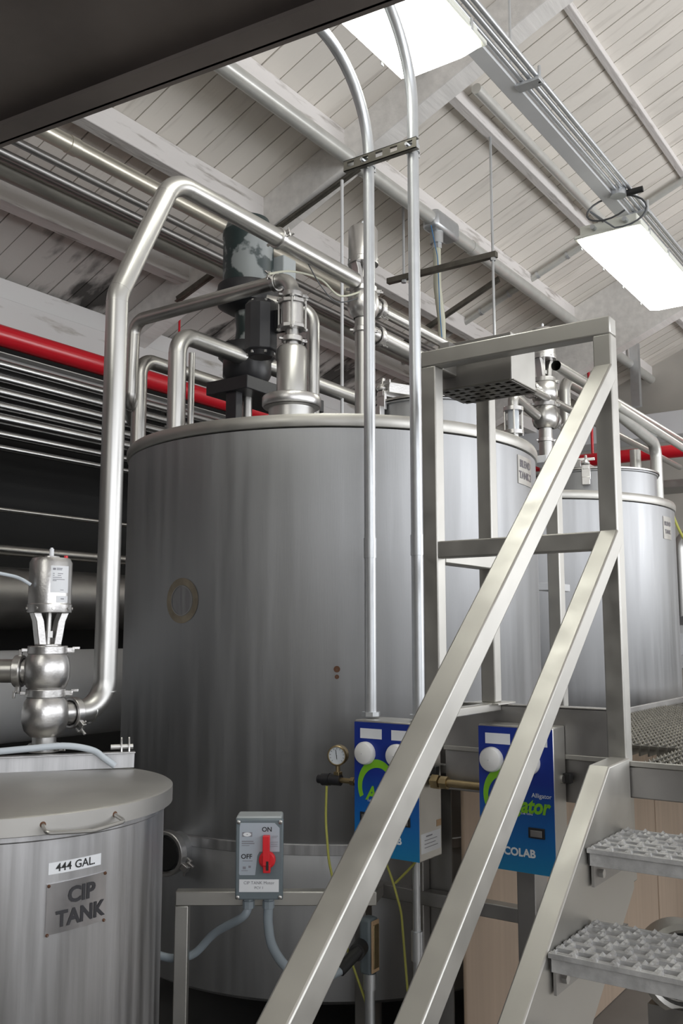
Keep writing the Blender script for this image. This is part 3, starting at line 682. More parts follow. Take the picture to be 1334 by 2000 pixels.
# ------------------------------------------------------------------ lamps and their rail
LZ = 3.85; LY0, LY1 = 1.475, 1.872
def lamp(xa, xb, label):
    T = thing('hanging_lamp', label, 'lamp', ((xa+xb)/2, (LY0+LY1)/2, LZ), 'hanging fluorescent lamps')
    ym = (LY0+LY1)/2
    d = []
    prof = [(LY0+.012, LZ+.045), (LY0+.03, LZ+.012), (LY0+.09, LZ), (LY1-.09, LZ), (LY1-.03, LZ+.012), (LY1-.012, LZ+.045)]
    mb = MB(); n = len(prof); vs = []
    for x_, s_, dz in ((xa+.012, .96, .03), (xa+.05, 1, 0), (xb-.05, 1, 0), (xb-.012, .96, .03)):
        for yy, zz in prof: vs.append((x_, ym+(yy-ym)*s_, min(LZ+.045, zz+dz)))
    fs = [(i*n+k, i*n+k+1, (i+1)*n+k+1, (i+1)*n+k) for i in range(3) for k in range(n-1)]
    mb.add(vs, fs, True)
    mb.f += [tuple(range(n)), tuple(reversed(range(3*n, 4*n)))]; mb.sm += [False]*2
    link('diffuser', mb, M_LAMP, T)
    link('housing', MB().b2((xa, LY0, LZ+.045), (xb, LY1, LZ+.066)).b2((xa+.02, LY0+.03, LZ+.066), (xb-.02, LY1-.03, LZ+.125)), M_LAMPB, T, bevel=.006)
    for k in range(4):
        for yy in (LY0-.004, LY1+.004):
            xx = xa+(xb-xa)*(.1+.266*k); link('clip', MB().b2((xx-.008, yy-.003, LZ+.034), (xx+.008, yy+.003, LZ+.080)), M_GALV, T, bevel=.001)
    for yy in (LY0+.09, LY1-.12): link('end_knob', MB().tube([(xa-.018, yy, LZ+.09), (xa+.022, yy, LZ+.09)], .014, 12), M_GALV, T)
    for xx in (xa+.2, xb-.2): link('chain', MB().tube([(xx, 1.6, LZ+.12), (xx, 1.6, 4.05)], .004, 6), M_GALV, T)
    return T
lamp(5.07, 6.50, 'glowing rectangular lamp hanging at the right edge below the cable loop')
lamp(1.72, 3.12, 'glowing rectangular lamp hanging at the top centre beside the curved conduits')
lamp(-1.65, -.25, 'rectangular lamp of the row hanging behind the camera')
lamp(8.4, 9.8, 'rectangular lamp farthest along the row, beyond the right edge')
RY, RZ = 1.60, 4.08
T = thing('lamp_rail', 'long pale channel rail carrying parallel conduits above the row of lamps', 'rail', (2, RY, RZ))
link('channel', MB().b2((-2.5, RY, RZ-.022), (11, RY+.075, RZ+.02)), M_WHITEP, T, bevel=.002)
for k, (dy, dz) in enumerate(((-.022, .0), (-.056, .004), (-.086, .010))): link('conduit', MB().tube([(-2.5, RY+dy, RZ+dz), (11, RY+dy, RZ+dz)], .0125, 12), M_GALV, T)
for px_, py_ in ((1036, 155), (1250, 410)):
    q = at(px_, py_, Z=RZ)
    link('clip', MB().b2((q.x-.03, RY-.11, RZ-.030), (q.x+.03, RY+.01, RZ-.015)).tube([(q.x, RY-.1, RZ-.03), (q.x, RY-.1, RZ+.05)], .008, 8), M_GALV, T, bevel=.002)
for xx in (-.8, 3.7, 6.9, 9.5): link('hanger', MB().tube([(xx, RY+.035, RZ), (xx, RY+.035, roofz(RY)-.01)], .006, 6), M_GALV, T)
q = at(1222, 378, Z=RZ-.03)
T = thing('wiring_box', 'small round box with a looped grey cable on the lamp rail at the right', 'cable', q)
link('box', MB().tube([(q.x, RY-.03, RZ-.035), (q.x, RY-.03, RZ+.02)], .045, 16), M_GALV, T)
link('plug', MB().tube([(q.x+.02, RY-.07, RZ-.02), (q.x+.03, RY-.16, RZ-.015)], .018, 12), M_RUBBER, T)
loop = []
ra = V(0, 1, 0); c0 = V(q.x, RY+.0, RZ-.09)
for k in range(26):
    a = -2.2+k*2*PI*1.12/25
    loop.append(c0+V(.10*math.sin(a*.5), .155*math.cos(a), .095*math.sin(a)-.0))
loop += [V(q.x-.10, RY+.10, RZ-.13), V(5.09, 1.70, LZ+.12)]
link('cable', MB().tube(loop, .0055, 8), M_WIRE, T)

# ------------------------------------------------------------------ two tall conduits and slotted strut
cd = [(2.715, 1.772), (2.715, 1.583)]
for i, (x_, y_) in enumerate(cd):
    top = (3.68, 3.86)[i]
    T = thing('tall_conduit', ('left', 'right')[i]+' of the two tall galvanised conduits rising from the blue box and bending back overhead', 'conduit', (x_, y_, 1.32))
    link('tube', MB().tube(fillet([(x_, y_, 1.325), (x_, y_, top), (x_-1.6, y_-.02, top)], (.34, .40)[i], 14), .0205, 20), M_GALV, T)
    link('coupling', MB().tube([(x_, y_, 1.86), (x_, y_, 1.93)], .0225, 20), M_GALV, T)
    link('locknut', MB().tube([(x_, y_, 1.321), (x_, y_, 1.335)], .032, 8, smooth=False), M_GALV, T)
ya, yb, bz = 1.855, 1.545, 3.312; xb = 2.672
T = thing('slotted_strut', 'short slotted steel strut clamping the two tall conduits together', 'strut', (xb, (ya+yb)/2, bz))
fr = MB(); ns = 5; step = (ya-yb)/ns; hh = .041
fr.b2((xb, yb, bz+.012), (xb+.0025, ya, bz+hh/2)).b2((xb, yb, bz-hh/2), (xb+.0025, ya, bz-.008))
for k in range(ns+1):
    c = yb+k*step; fr.b2((xb, max(yb, c-.016), bz-.008), (xb+.0025, min(ya, c+.016), bz+.012))
fr.b2((xb, yb, bz-hh/2), (xb+.021, ya, bz-hh/2+.0025)).b2((xb, yb, bz+hh/2-.0025), (xb+.021, ya, bz+hh/2))
link('channel', fr, M_STRUT, T)
for x_, y_ in cd:
    link('pipe_clamp', MB().lathe([(.0215, -.013), (.0245, -.013), (.0245, .013), (.0215, .013)], Matrix.Translation((x_, y_, bz)), 24).box((x_+.03, y_, bz), (.03, .006, .024)).tube([(xb-.006, y_, bz+.002), (xb+.02, y_, bz+.002)], .0065, 6), M_GALV, T)

# ------------------------------------------------------------------ guard rails, platform, stairs
XFA_ = 2.728
W = .048; PX = 2.32; YRP = .767; YLP = 1.286
T = thing('guardrail', 'square tube steel guardrail with top and middle rail at the head of the stairs', 'guardrail', (PX, YRP, 1.0))
link('post', MB().b2((PX, YRP, 1.0), (PX+W, YRP+W, 2.3752)), M_RAIL, T, bevel=.004)
link('foot_bar', MB().b2((PX+W, YLP+.006, 1.36), (XFA_, YLP+.040, 1.385)), M_RAIL, T, bevel=.003)
link('post', MB().b2((PX, YLP, 1.35), (PX+W, YLP+W, 2.3752)), M_RAIL, T, bevel=.004)
link('post', MB().b2((2.69, YLP+.008, 1.386), (2.69+W, YLP+.008+W, 2.372)), M_RAIL, T, bevel=.004)
link('foot_plate', MB().b2((2.665, YLP-.015, 1.3802), (2.79, YLP+.09, 1.386)), M_RAIL, T, bevel=.001)
link('top_rail', MB().b2((PX-.0, YRP-.0, 2.375), (PX+W, YLP+W, 2.423)), M_RAIL, T, bevel=.004)
link('side_rail', MB().b2((PX+W, YLP, 2.372), (2.74, YLP+W, 2.42)), M_RAIL, T, bevel=.004)
link('middle_rail', MB().b2((PX+.002, YRP+W, 1.812), (PX+W-.002, YLP, 1.860)), M_RAIL, T, bevel=.004)
link('side_rail', MB().b2((PX+W, YLP, 1.80), (2.69, YLP+W, 1.845)), M_RAIL, T, bevel=.004)
q = at(1095, 1380, Y=1.30)
T = thing('walkway_post', 'lone square post standing on the walkway edge between the two tanks', 'post', (q.x, 1.28, 1.28))
link('tube', MB().b2((q.x-.02, 1.28, 1.28), (q.x+.028, 1.328, at(1095, 905, Y=1.3).z)), M_RAIL, T, bevel=.004)
link('foot_plate', MB().b2((q.x-.05, 1.25, 1.275), (q.x+.06, 1.36, 1.283)), M_RAIL, T)
# hanging sheet-metal box with perforated bottom
xa, xb2, ya, yb, za_, zb2 = 2.452, 2.625, 1.108, 1.345, 2.331, 2.475
zfr = at(862, 690, X=xa).z
T = thing('perforated_box', 'sheet steel box with a perforated bottom hung under the guardrail top rail', 'box', (xa, ya, za_))
fr = MB().b2((xa, ya, za_), (xa+.003, yb, zb2)).b2((xb2-.003, ya, za_), (xb2, yb, zb2)).b2((xa, yb-.003, za_), (xb2, yb, zb2)).b2((xa, ya, zb2), (xb2, yb, zb2+.003))
link('casing', fr, mat('smoky sheet steel', (.26, .25, .24), .45, .9, var=.1), T, bevel=.001)
sp = MB().prism([(xa, za_), (xb2, za_), (xb2, zb2-.01), (xb2-.03, zb2+.003), (xa+.0, zb2+.003)], .003, Matrix(((1, 0, 0, 0), (0, 0, -1, ya), (0, 1, 0, 0), (0, 0, 0, 1))))
lab(link('side_panel', sp, M_RAIL, T, bevel=.001), 'light side panel')
pf = MB(); nx, ny = 5, 7; cx_ = (xb2-xa)/nx; cy_ = (yb-ya)/ny
for i in range(nx+1): pf.b2((xa+i*cx_-.008, ya, za_+.001), (xa+i*cx_+.008, yb, za_+.004))
for j in range(ny+1): pf.b2((xa, ya+j*cy_-.008, za_+.0015), (xb2, ya+j*cy_+.008, za_+.0045))
link('perforated_base', pf, M_STRUT, T)
link('hanger_strap', MB().b2((PX+W, yb-.08, zb2-.04), (xa+.002, yb-.05, zb2-.02)), M_FRAME, T)

# platform
PZ = 1.278
T = thing('platform', 'steel walkway platform with black open grating deck and channel edge beam', 'platform', (PX, .3, .0))
link('edge_beam', MB().b2((PX+.0, -.6, PZ-.075), (PX+.045, YRP-.002, PZ-.0)), M_FRAME, T, bevel=.003)
link('edge_lip', MB().b2((PX-.002, -.6, PZ+.0), (PX+.012, YRP-.002, PZ+.012)), M_RAIL, T, bevel=.001)
YF0, YF1, XFA = at(1204, 1400, X=2.73).y, 1.50, 2.73
link('fascia_plate', MB().b2((XFA, YF0, 1.235), (XFA+.008, YF1, 1.378)).b2((XFA, YF0, 1.372), (XFA+.05, YF1, 1.380)), M_FRAME, T, bevel=.002)
link('fascia_lip', MB().b2((XFA-.002, YF0, 1.226), (XFA+.03, YF1, 1.241)), M_RAIL, T, bevel=.002)
link('lower_channel', MB().b2((XFA+.010, YF0, 1.10), (XFA+.018, YF1, 1.226)), M_FRAME, T, bevel=.002)
link('side_beam', MB().b2((2.67, 1.262, PZ-.12), (9.3, 1.275, PZ+.018)), M_FRAME, T, bevel=.002)
link('side_beam', MB().b2((PX+.045, -.6, PZ-.12), (9.3, -.588, PZ)), M_FRAME, T)
gr = MB()
y = -.575; k = 0
while y < 1.255:      # bearing bars run along the walkway, serrated top edge
    xs_ = 2.79 if y > YRP-.01 else PX+.05
    gr.b2((xs_, y, PZ-.034), (9.2, y+.005, PZ-.004))
    if y > .2:
        for i in range(46):
            x = xs_+.01+i*.034
            gr.add([(x, y-.001, PZ-.004), (x+.014, y-.001, PZ-.004), (x+.014, y+.006, PZ-.004), (x, y+.006, PZ-.004), (x+.007, y+.0025, PZ+.004)], [(0, 1, 4), (1, 2, 4), (2, 3, 4), (3, 0, 4)])
    y += .026
x = PX+.08
while x < 9.2: gr.b2((x, -.575, PZ-.014), (x+.006, 1.255 if x > 2.79 else YRP-.01, PZ-.005)); x += .10
g = link('grating', gr, M_STRUT, T); g['kind'] = 'stuff'
for xx, yy in ((2.75, 1.22), (5.5, 1.22), (8.5, 1.22), (2.9, -.55), (5.5, -.55), (8.5, -.55)): link('column', MB().b2((xx-.03, yy-.03, 0), (xx+.03, yy+.03, PZ-.12)), M_FRAME, T, bevel=.003)

# staircase
T = thing('staircase', 'stainless staircase with square handrails and serrated grating treads at the right', 'staircase', (1.3, .4, 0))
YS = .765
def railbar(pa, pb, depth, y0, y1):
    """slanted square tube: pa,pb = ends of the near top edge, depth measured square to the slope"""
    pa = Vector(pa); pb = Vector(pb); d = (pb-pa); d.y = 0; d.normalize(); n = V(-d.z, 0, d.x)
    if n.z > 0: n = -n
    vs = []
    for q in (pa, pb):
        vs += [(q.x, y0, q.z), (q.x, y1, q.z), (q.x+n.x*depth, y1, q.z+n.z*depth), (q.x+n.x*depth, y0, q.z+n.z*depth)]
    return MB().add(vs, [(0, 1, 2, 3), (7, 6, 5, 4), (0, 4, 5, 1), (1, 5, 6, 2), (2, 6, 7, 3), (3, 7, 4, 0)])
h0 = at(1183, 733, Y=YS); h1 = at(600, 1925, Y=YS); s = (h1.z-h0.z)/(h1.x-h0.x)
h0 = V(PX-.002, YS, h1.z+s*(PX-.002-h1.x))
he = V(.02, YS, h1.z+s*(.02-h1.x))
link('handrail', railbar(h0, he, W, YS, YS+W), M_RAIL, T, bevel=.004)
m0 = at(1196, 1062, Y=YS); m1 = at(1020, 1500, Y=YS); m2 = at(872, 1880, Y=YS); s2 = (m2.z-m0.z)/(m2.x-m0.x)
link('middle_rail', railbar((PX-.002, YS, m0.z+s2*(PX-.002-m0.x)), (.45, YS, m0.z+s2*(.45-m0.x)), W, YS, YS+W), M_RAIL, T, bevel=.004)
link('bottom_post', MB().b2((.40, YS+.002, 0), (.40+W, YS+W, m0.z+s2*(.45-m0.x)+.35)), M_RAIL, T, bevel=.004)
g0 = at(1187, 1497, Y=.76); g1 = at(1022, 1990, Y=.76); s3 = (g1.z-g0.z)/(g1.x-g0.x)
xe = g0.x-(g0.z-.02)/s3
zs3 = lambda x_: g0.z+s3*(x_-g0.x)
for y0, y1 in ((.756, .806), (-.11, -.06)):
    X1 = PX-.01
    side = [(xe, .0), (xe, .02), (g0.x, g0.z), (X1, g0.z+.004), (X1, g0.z-.30), (xe+.32, .0)]
    link('stringer', MB().prism(side, y1-y0, Matrix(((1, 0, 0, 0), (0, 0, 1, y0), (0, 1, 0, 0), (0, 0, 0, 1)))), M_RAIL, T, bevel=.004)
zt1 = 1.146; xt1 = 2.0; rise, runx = .153, .222
for k in range(7):
    xn = xt1-runx*k; zn = zt1-rise*k; y0, y1 = -.055, .752; dep = .235
    tr = link('tread', MB().b2((xn, y0, zn-.038), (xn+.004, y1, zn)).b2((xn+dep, y0, zn-.038), (xn+dep+.004, y1, zn)).b2((xn, y1-.004, zn-.038), (xn+dep, y1, zn-.004)), M_GRATE, T, bevel=.001)
    gm = MB(); nx_ = 6; dx = dep/nx_; ny_ = 20; dy = (y1-y0)/ny_
    # pressed plank: zig-zag strands with diamond openings and raised teeth
    for i in range(nx_):
        for j in range(ny_+1):
            xx = xn+dx*(i+.5); yy = y0+dy*(j+(.5 if i % 2 else 0)); 
            if yy > y1-.006: continue
            gm.b2((xx-dx*.5, yy-.006, zn-.012), (xx+dx*.5, yy+.006, zn-.002))
            for sx in (-.32, .32):
                gm.add([(xx+sx*dx-.005, yy-.005, zn-.002), (xx+sx*dx+.005, yy-.005, zn-.002), (xx+sx*dx+.005, yy+.005, zn-.002), (xx+sx*dx-.005, yy+.005, zn-.002), (xx+sx*dx, yy, zn+.003)], [(0, 1, 4), (1, 2, 4), (2, 3, 4), (3, 0, 4)])
    for i in range(nx_+1):
        gm.b2((xn+dx*i-.008, y0, zn-.010), (xn+dx*i+.008, y1, zn-.001))
        for j in range(ny_*2):
            yy = y0+dy*.5*(j+.5); xx = xn+dx*i
            if k < 3 and j % 2: gm.add([(xx-.006, yy-.005, zn-.001), (xx+.006, yy-.005, zn-.001), (xx+.006, yy+.005, zn-.001), (xx-.006, yy+.005, zn-.001), (xx, yy, zn+.006)], [(0, 1, 4), (1, 2, 4), (2, 3, 4), (3, 0, 4)])
    gg = link('grating', gm, M_GRATE, tr); gg['kind'] = 'stuff'
    for yq in (y1-.006, y0): link('bracket', MB().b2((xn+.015, yq, zn-.085), (xn+.20, yq+.006, zn-.036)), M_FRAME, tr)
    link('bolt', MB().tube([(xn+.05, y1-.016, zn-.062), (xn+.05, y1, zn-.062)], .010, 6, smooth=False), M_PIPE, tr)

# ------------------------------------------------------------------ blue dispensers
def dispenser(y0, y1, z0, z1, label, extra, X1=2.775):
    X0 = 2.63
    T = thing('dispenser_box', label, 'dispenser', (X0, (y0+y1)/2, z0), 'blue wall dispensers')
    link('casing', MB().b2((X0+.003, y0, z0), (X1, y1, z1)), M_RAIL, T, bevel=.004)
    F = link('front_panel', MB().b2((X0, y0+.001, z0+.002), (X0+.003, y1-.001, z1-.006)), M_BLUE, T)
    wd = y1-y0; ht = z1-z0
    def Yf(u): return y1-u*wd      # u from left to right as seen
    def Zf(v): return z1-v*ht
    for u in (.10, .59): link('paper_label', MB().b2((X0-.001, Yf(u), Zf(.135)), (X0, Yf(u+.34), Zf(.06))), M_PAPER, F)
    for u in (.19, .68):
        link('push_button', MB().lathe([(.037, 0), (.037, .012), (.033, .020), (.02, .026), (.001, .028)], frame((X0, Yf(u), Zf(.245)), (-1, 0, 0)), 32), M_BTN, F)
    for u in (.10, .66):
        link('slot', MB().b2((X0-.004, Yf(u), Zf(.755)), (X0, Yf(u+.21), Zf(.685))), M_BLACK, F, bevel=.001)
        link('slot_latch', MB().b2((X0-.007, Yf(u+.03), Zf(.745)), (X0-.004, Yf(u+.18), Zf(.700))), M_FRAME, F, bevel=.001)
    # green curved emblem
    R0 = .30*wd; cyy, czz = .36, .485; out = []
    n = 20
    for k in range(n+1):
        a = math.radians(208-(208-38)*k/n); out.append((cyy*wd+R0*1.0*math.cos(a), -czz*ht+R0*1.15*math.sin(a)))
    out.append((cyy*wd+R0*.98, -czz*ht+R0*.42)); out.append((cyy*wd+R0*.55, -czz*ht+R0*.60))
    for k in range(n+1):
        a = math.radians(75+(205-75)*k/n); out.append((cyy*wd+R0*.06+R0*.84*math.cos(a), -czz*ht-.02*wd+R0*.86*math.sin(a)))
    Mx = Matrix(((0, 0, -1, X0-.0002), (-1, 0, 0, y1), (0, 1, 0, z1), (0, 0, 0, 1)))
    link('green_emblem', MB().prism(out, .0008, Mx), M_GREEN, F)
    rt = (0, -1, 0); up = (0, 0, 1)
    put_text('lettering', 'Alligator', .060, (X0-.0005, Yf(.555), Zf(.545)), rt, up, M_GREEN, F, bold=.0022, shear=.25, xs=.86)
    put_text('lettering', 'Alligator', .018, (X0-.0005, Yf(.84), Zf(.468)), rt, up, M_WPRINT, F)
    put_text('lettering', 'Take a bite out of the cold', .0115, (X0-.0005, Yf(.46), Zf(.595)), rt, up, M_WPRINT, F)
    put_text('lettering', 'ECOLAB', .031, (X0-.0005, Yf(.50), Zf(.865)), rt, up, M_WPRINT, F, bold=.0012)
    link('keyhole', MB().tube([(X0+.060, y0-.006, Zf(.36)), (X0+.060, y0+.001, Zf(.36))], .012, 14), M_PIPE, T)
    link('key_block', MB().b2((X0+.070, y0-.022, Zf(.395)), (X0+.095, y0+.0, Zf(.325))), M_RUBBER, T, bevel=.002)
    if extra:
        sl = link('rating_label', MB().b2((X0+.010, y0-.001, z0+.025), (X0+.135, y0, z0+.085)), M_PAPER, T)
        pr = MB()
        for k, (a_, b_) in enumerate(((.04, .08), (.03, .11), (.03, .10), (.03, .115))): pr.b2((X0+a_, y0-.0016, z0+.073-.011*k), (X0+b_, y0-.001, z0+.077-.011*k-(.002 if k else 0)))
        link('print', pr, M_INKG, sl)
        link('sticker', MB().b2((X0+.11, y0-.001, z0+.095), (X0+.14, y0, z0+.115)), M_ORANGE, T)
    return T
dispenser(1.536, 1.783, .885, 1.314, 'left blue-fronted dispenser box with white buttons, below the two tall conduits', True)
dispenser(1.085, 1.325, .905, 1.326, 'right blue-fronted dispenser box with white buttons, between the two slanting rails', False, 2.725)
# rack behind the dispensers
RX = 2.79
T = thing('dispenser_rack', 'dark square tube rack standing behind the two blue boxes', 'rack', (RX, 1.45, 0))
link('crossbar', MB().b2((RX, .95, .735-.025), (RX+.045, 1.86, .735+.02)), M_FRAME, T, bevel=.003)
link('crossbar', MB().b2((RX, .95, 1.14), (RX+.03, 1.86, 1.17)), M_FRAME, T, bevel=.003)
for px_ in (702, 815, 1046):
    q = at(px_, 1770, X=RX); link('upright', MB().b2((RX+.002, q.y-.022, 0), (RX+.047, q.y+.022, 1.25)), M_FRAME, T, bevel=.003)
q = at(862, 1700, X=RX+.06)
link('back_plate', MB().b2((RX+.05, q.y-.045, .0), (RX+.056, q.y+.045, 1.25)), M_FRAME, T)
# pipe union between the boxes
zc = at(900, 1532, X=2.70).z
T = thing('union_fitting', 'brass union fitting and pipe linking the two blue boxes', 'pipe fitting', (2.70, 1.43, zc))
link('pipe', MB().tube([(2.70, 1.328, zc), (2.70, 1.533, zc)], .0125, 14), M_BRASS, T)
link('nut', MB().tube([(2.70, 1.50, zc), (2.70, 1.525, zc)], .024, 6, smooth=False).tube([(2.70, 1.470, zc), (2.70, 1.495, zc)], .020, 8, smooth=False), M_BRASS, T)
link('nut', MB().tube([(2.70, 1.328, zc), (2.70, 1.35, zc)], .017, 6, smooth=False), M_BRASS, T)
# gauge and regulator
g = at(660, 1475, X=2.66); rg = at(650, 1522, X=2.66)
gn = V(-.93, -.36, .0).normalized()
T = thing('pressure_gauge', 'round brass-rimmed pressure gauge on a black regulator, left of the first blue box', 'gauge', (g.x, g.y, rg.z-.03))
Mg = frame(g+gn*.008, gn)
link('case', MB().lathe([(.001, -.03), (.030, -.03), (.034, -.026), (.034, .006), (.031, .010), (.0285, .010), (.0285, .005)], Mg, 32), M_BRASS, T)
D_ = link('dial', MB().lathe([(.001, .006), (.0285, .006)], Mg, 32), M_GLASS, T)
rgt = gn.cross(V(0, 0, -1)).normalized()
tk = MB()
for k in range(11):
    a = math.radians(225-27*k); c = g+gn*.0148; d = rgt*math.cos(a)+V(0, 0, 1)*math.sin(a); tk.bar(c+d*.021, c+d*.026, .0012, .0004, gn)
tk.bar(g+gn*.015-V(0, 0, .012), g+gn*.015+V(0, 0, .02)-rgt*.004, .0018, .0006, gn)
link('scale_and_needle', tk, M_INK, D_)
link('stem', MB().tube([(g.x, g.y, g.z-.033), (g.x, g.y, rg.z+.01)], .008, 10).box((g.x, g.y, rg.z+.018), (.022, .022, .018)), M_BRASS, T, bevel=.001)
yv = rg.y
link('regulator', MB().tube([(g.x, g.y-.012, rg.z), (g.x-.005, g.y+.028, rg.z)], .019, 18).tube([(g.x-.005, g.y+.028, rg.z), (g.x-.008, g.y+.058, rg.z-.002)], .021, 14).tube([(g.x-.008, g.y+.058, rg.z-.002), (g.x-.008, g.y+.075, rg.z-.002)], .015, 14), M_BLACK, T)
link('nipple', MB().tube([(g.x, g.y-.012, rg.z), (g.x+.0, 1.783, rg.z)], .009, 10).tube([(g.x, 1.80, rg.z), (g.x, 1.815, rg.z)], .015, 6, smooth=False), M_BRASS, T)
yt = [at(638, 1535, X=2.64), at(636, 1600, X=2.64), at(642, 1680, X=2.62), at(655, 1740, X=2.62), at(680, 1860, X=2.66), at(712, 1950, X=2.70), at(735, 2020, X=2.74)]
tag(link('yellow_air_tube', MB().tube(fillet(yt, .25, 5), .0042, 8), M_YEL), 'thin yellow air tube hanging from the black regulator', 'tube')
yt = [(2.70, 1.72, .883), (2.70, 1.68, .80), (2.72, 1.66, .70), (2.74, 1.65, .45)]
tag(link('yellow_air_tube', MB().tube(fillet(yt, .2, 5).copy(), .004, 8).tube(fillet([(2.70, 1.58, .883), (2.70, 1.62, .84), (2.71, 1.675, .79)], .1, 4), .004, 8), M_YEL), 'forked yellow air tube hanging below the left blue box', 'tube')

# ------------------------------------------------------------------ disconnect switch on its stand
fwd = V(cf[0], cf[1], 0); rgt = V(-cl[0], -cl[1], 0)
def SP(px, py, d): return at(px, py, d=d)
ds = 2.9
c = SP(507, 1677, ds); sw, sh, sd = .142, .232, .085
Ms = Matrix((rgt, fwd, V(0, 0, 1))).transposed().to_4x4(); Ms.translation = c
T = thing('disconnect_switch', 'grey safety switch box with a red rotary handle', 'switch', c-V(0, 0, sh/2))
link('enclosure', MB().box((-.004, sd/2+.006, .006), (sw-.004, sd, sh-.002), Ms), M_SWLID, T, bevel=.006)
F = link('cover', MB().box((0, 0, 0), (sw, .018, sh), Ms), M_SWBOX, T, bevel=.004)
yf = -.0101
def fp(x, z): return Ms@V(x, yf, z)
pl = [(-.058, .105), (-.046, .105), (-.046, .105), (.045, .105), (.060, .090), (.060, .022), (.0, .022), (-.006, .01), (-.012, -.045), (-.058, -.045), (-.060, -.04), (-.060, .092)]
link('face_label', MB().prism(pl, .0008, Ms@Matrix(((1, 0, 0, 0), (0, 0, -1, -.009), (0, 1, 0, 0), (0, 0, 0, 1)))), mat('grey blue label', (.42, .47, .53), .5), F)
put_text('lettering', 'ON', .019, fp(.022, .086), rgt, (0, 0, 1), M_INK, F, bold=.0003)
put_text('lettering', 'OFF', .019, fp(-.038, .008), rgt, (0, 0, 1), M_INK, F, bold=.0003)
pr = MB()
for (x0_, x1_, z_, h_) in ((-.052, -.022, .072, .013), (-.053, -.018, .052, .003), (-.053, -.015, .046, .003), (-.053, -.03, .040, .0015), (-.050, -.020, -.004, .0015), (-.049, -.040, -.024, .007), (-.032, -.025, -.021, .006), (-.053, -.034, -.032, .0015), (.036, .055, .067, .001), (.036, .052, .063, .001), (.034, .055, .050, .001), (.034, .054, .044, .001), (.034, .055, .038, .001)):
    pr.box(((x0_+x1_)/2, yf-.0003, z_), (x1_-x0_, .0006, h_), Ms)
link('label_print', pr, M_INKG, F)
link('danger_mark', MB().lathe([(.001, 0), (.006, 0)], Ms@Matrix.Translation((-.037, yf-.0008, .072))@Matrix.Rotation(PI/2, 4, 'X')@Matrix.Scale(2.0, 4, (1, 0, 0)), 16), M_PAPER, F)
wl = link('name_strip', MB().box((.0, yf-.0003, -.075), (.118, .001, .036), Ms), M_PAPER, F)
put_text('lettering', 'CIP TANK Motor', .0125, fp(0, -.067)-fwd*.0009, rgt, (0, 0, 1), M_INKG, wl)
put_text('lettering', 'PCV 1', .0105, fp(.0, -.081)-fwd*.0009, rgt, (0, 0, 1), M_INKG, wl)
hd = link('handle', MB().lathe([(.025, 0), (.025, .010), (.020, .014), (.001, .014)], Ms@Matrix.Translation((.024, yf, .0))@Matrix.Rotation(PI/2, 4, 'X'), 28).box((.022, yf-.018, .030), (.021, .022, .085), Ms).box((.024, yf-.014, -.022), (.022, .020, .024), Ms), M_SWRED, T, bevel=.002)
link('lock_slot', MB().box((.026, yf-.0295, -.012), (.007, .001, .026), Ms), M_INK, hd)
for sx in (-1, 1):
    for sz in (-1, 1): link('cover_screw', MB().lathe([(.006, 0), (.006, .003), (.003, .005), (.001, .005)], Ms@Matrix.Translation((sx*.063, yf, sz*.108))@Matrix.Rotation(PI/2, 4, 'X'), 12), M_PIPE, F)
for i, xx in enumerate((-.035, .025)):
    link('gland', MB().tube([Ms@V(xx, .04, -.118), Ms@V(xx, .04, -.130)], .017, 6, smooth=False).tube([Ms@V(xx, .04, -.130), Ms@V(xx, .04, -.152)], .0185, 8, smooth=False), M_CONDG, T, bevel=.001)
# stand
df = 3.02
a0 = SP(357, 1752, df); a1 = SP(735, 1752, df); a1.z = a0.z
T = thing('switch_stand', 'light square tube stand carrying the red-handled switch box', 'stand', V(a0.x, a0.y, 0))
link('crossbar', MB().bar(a0-rgt*.02, a1, .042, .042), M_RAIL, T, bevel=.003)
link('leg', MB().bar(V(a0.x, a0.y, 0), a0-V(0, 0, .021), .042, .042, rgt), M_RAIL, T, bevel=.003)
link('tie_bar', MB().bar(a1-rgt*.02, (2.80, 1.80, .735), .040, .040), M_FRAME, T, bevel=.003)
# grey liquid-tight conduits
s1 = Ms@V(-.035, .04, -.150); s2_ = Ms@V(.025, .04, -.150)
tag(link('flexible_conduit', MB().tube(spl([s1, s1-V(0, 0, .03)-rgt*.02, SP(420, 1822, 3.02), SP(380, 1862, 3.05), SP(340, 1872, 3.05), SP(290, 1860, 3.05)]), .0125, 14), M_CONDG), 'grey flexible conduit sloping left from the switch box behind the small tank', 'conduit')
LBc = at(722, 1850, X=2.70)
tag(link('flexible_conduit', MB().tube(spl([s2_, s2_-V(0, 0, .05), SP(533, 1850, 2.95), SP(565, 1893, 2.98), SP(620, 1912, 3.02), SP(665, 1895, 3.06)]), .0145, 14), M_CONDG), 'grey flexible conduit looping down right from the switch box', 'conduit')
T = thing('conduit_fitting', 'grey conduit elbow body with tan gasket cover, low behind the handrail', 'conduit', V(LBc.x, LBc.y, 0))
zc = LBc.z
link('body', MB().b2((LBc.x-.022, LBc.y-.018, zc-.085), (LBc.x+.03, LBc.y+.030, zc+.095)), M_SWBOX, T, bevel=.012)
link('cover_gasket', MB().b2((LBc.x-.020, LBc.y-.023, zc-.075), (LBc.x+.024, LBc.y-.018, zc+.088)), M_ORANGE, T, bevel=.008)
link('cover', MB().b2((LBc.x-.013, LBc.y-.026, zc-.062), (LBc.x+.017, LBc.y-.023, zc+.075)), M_BRASS, T, bevel=.005)
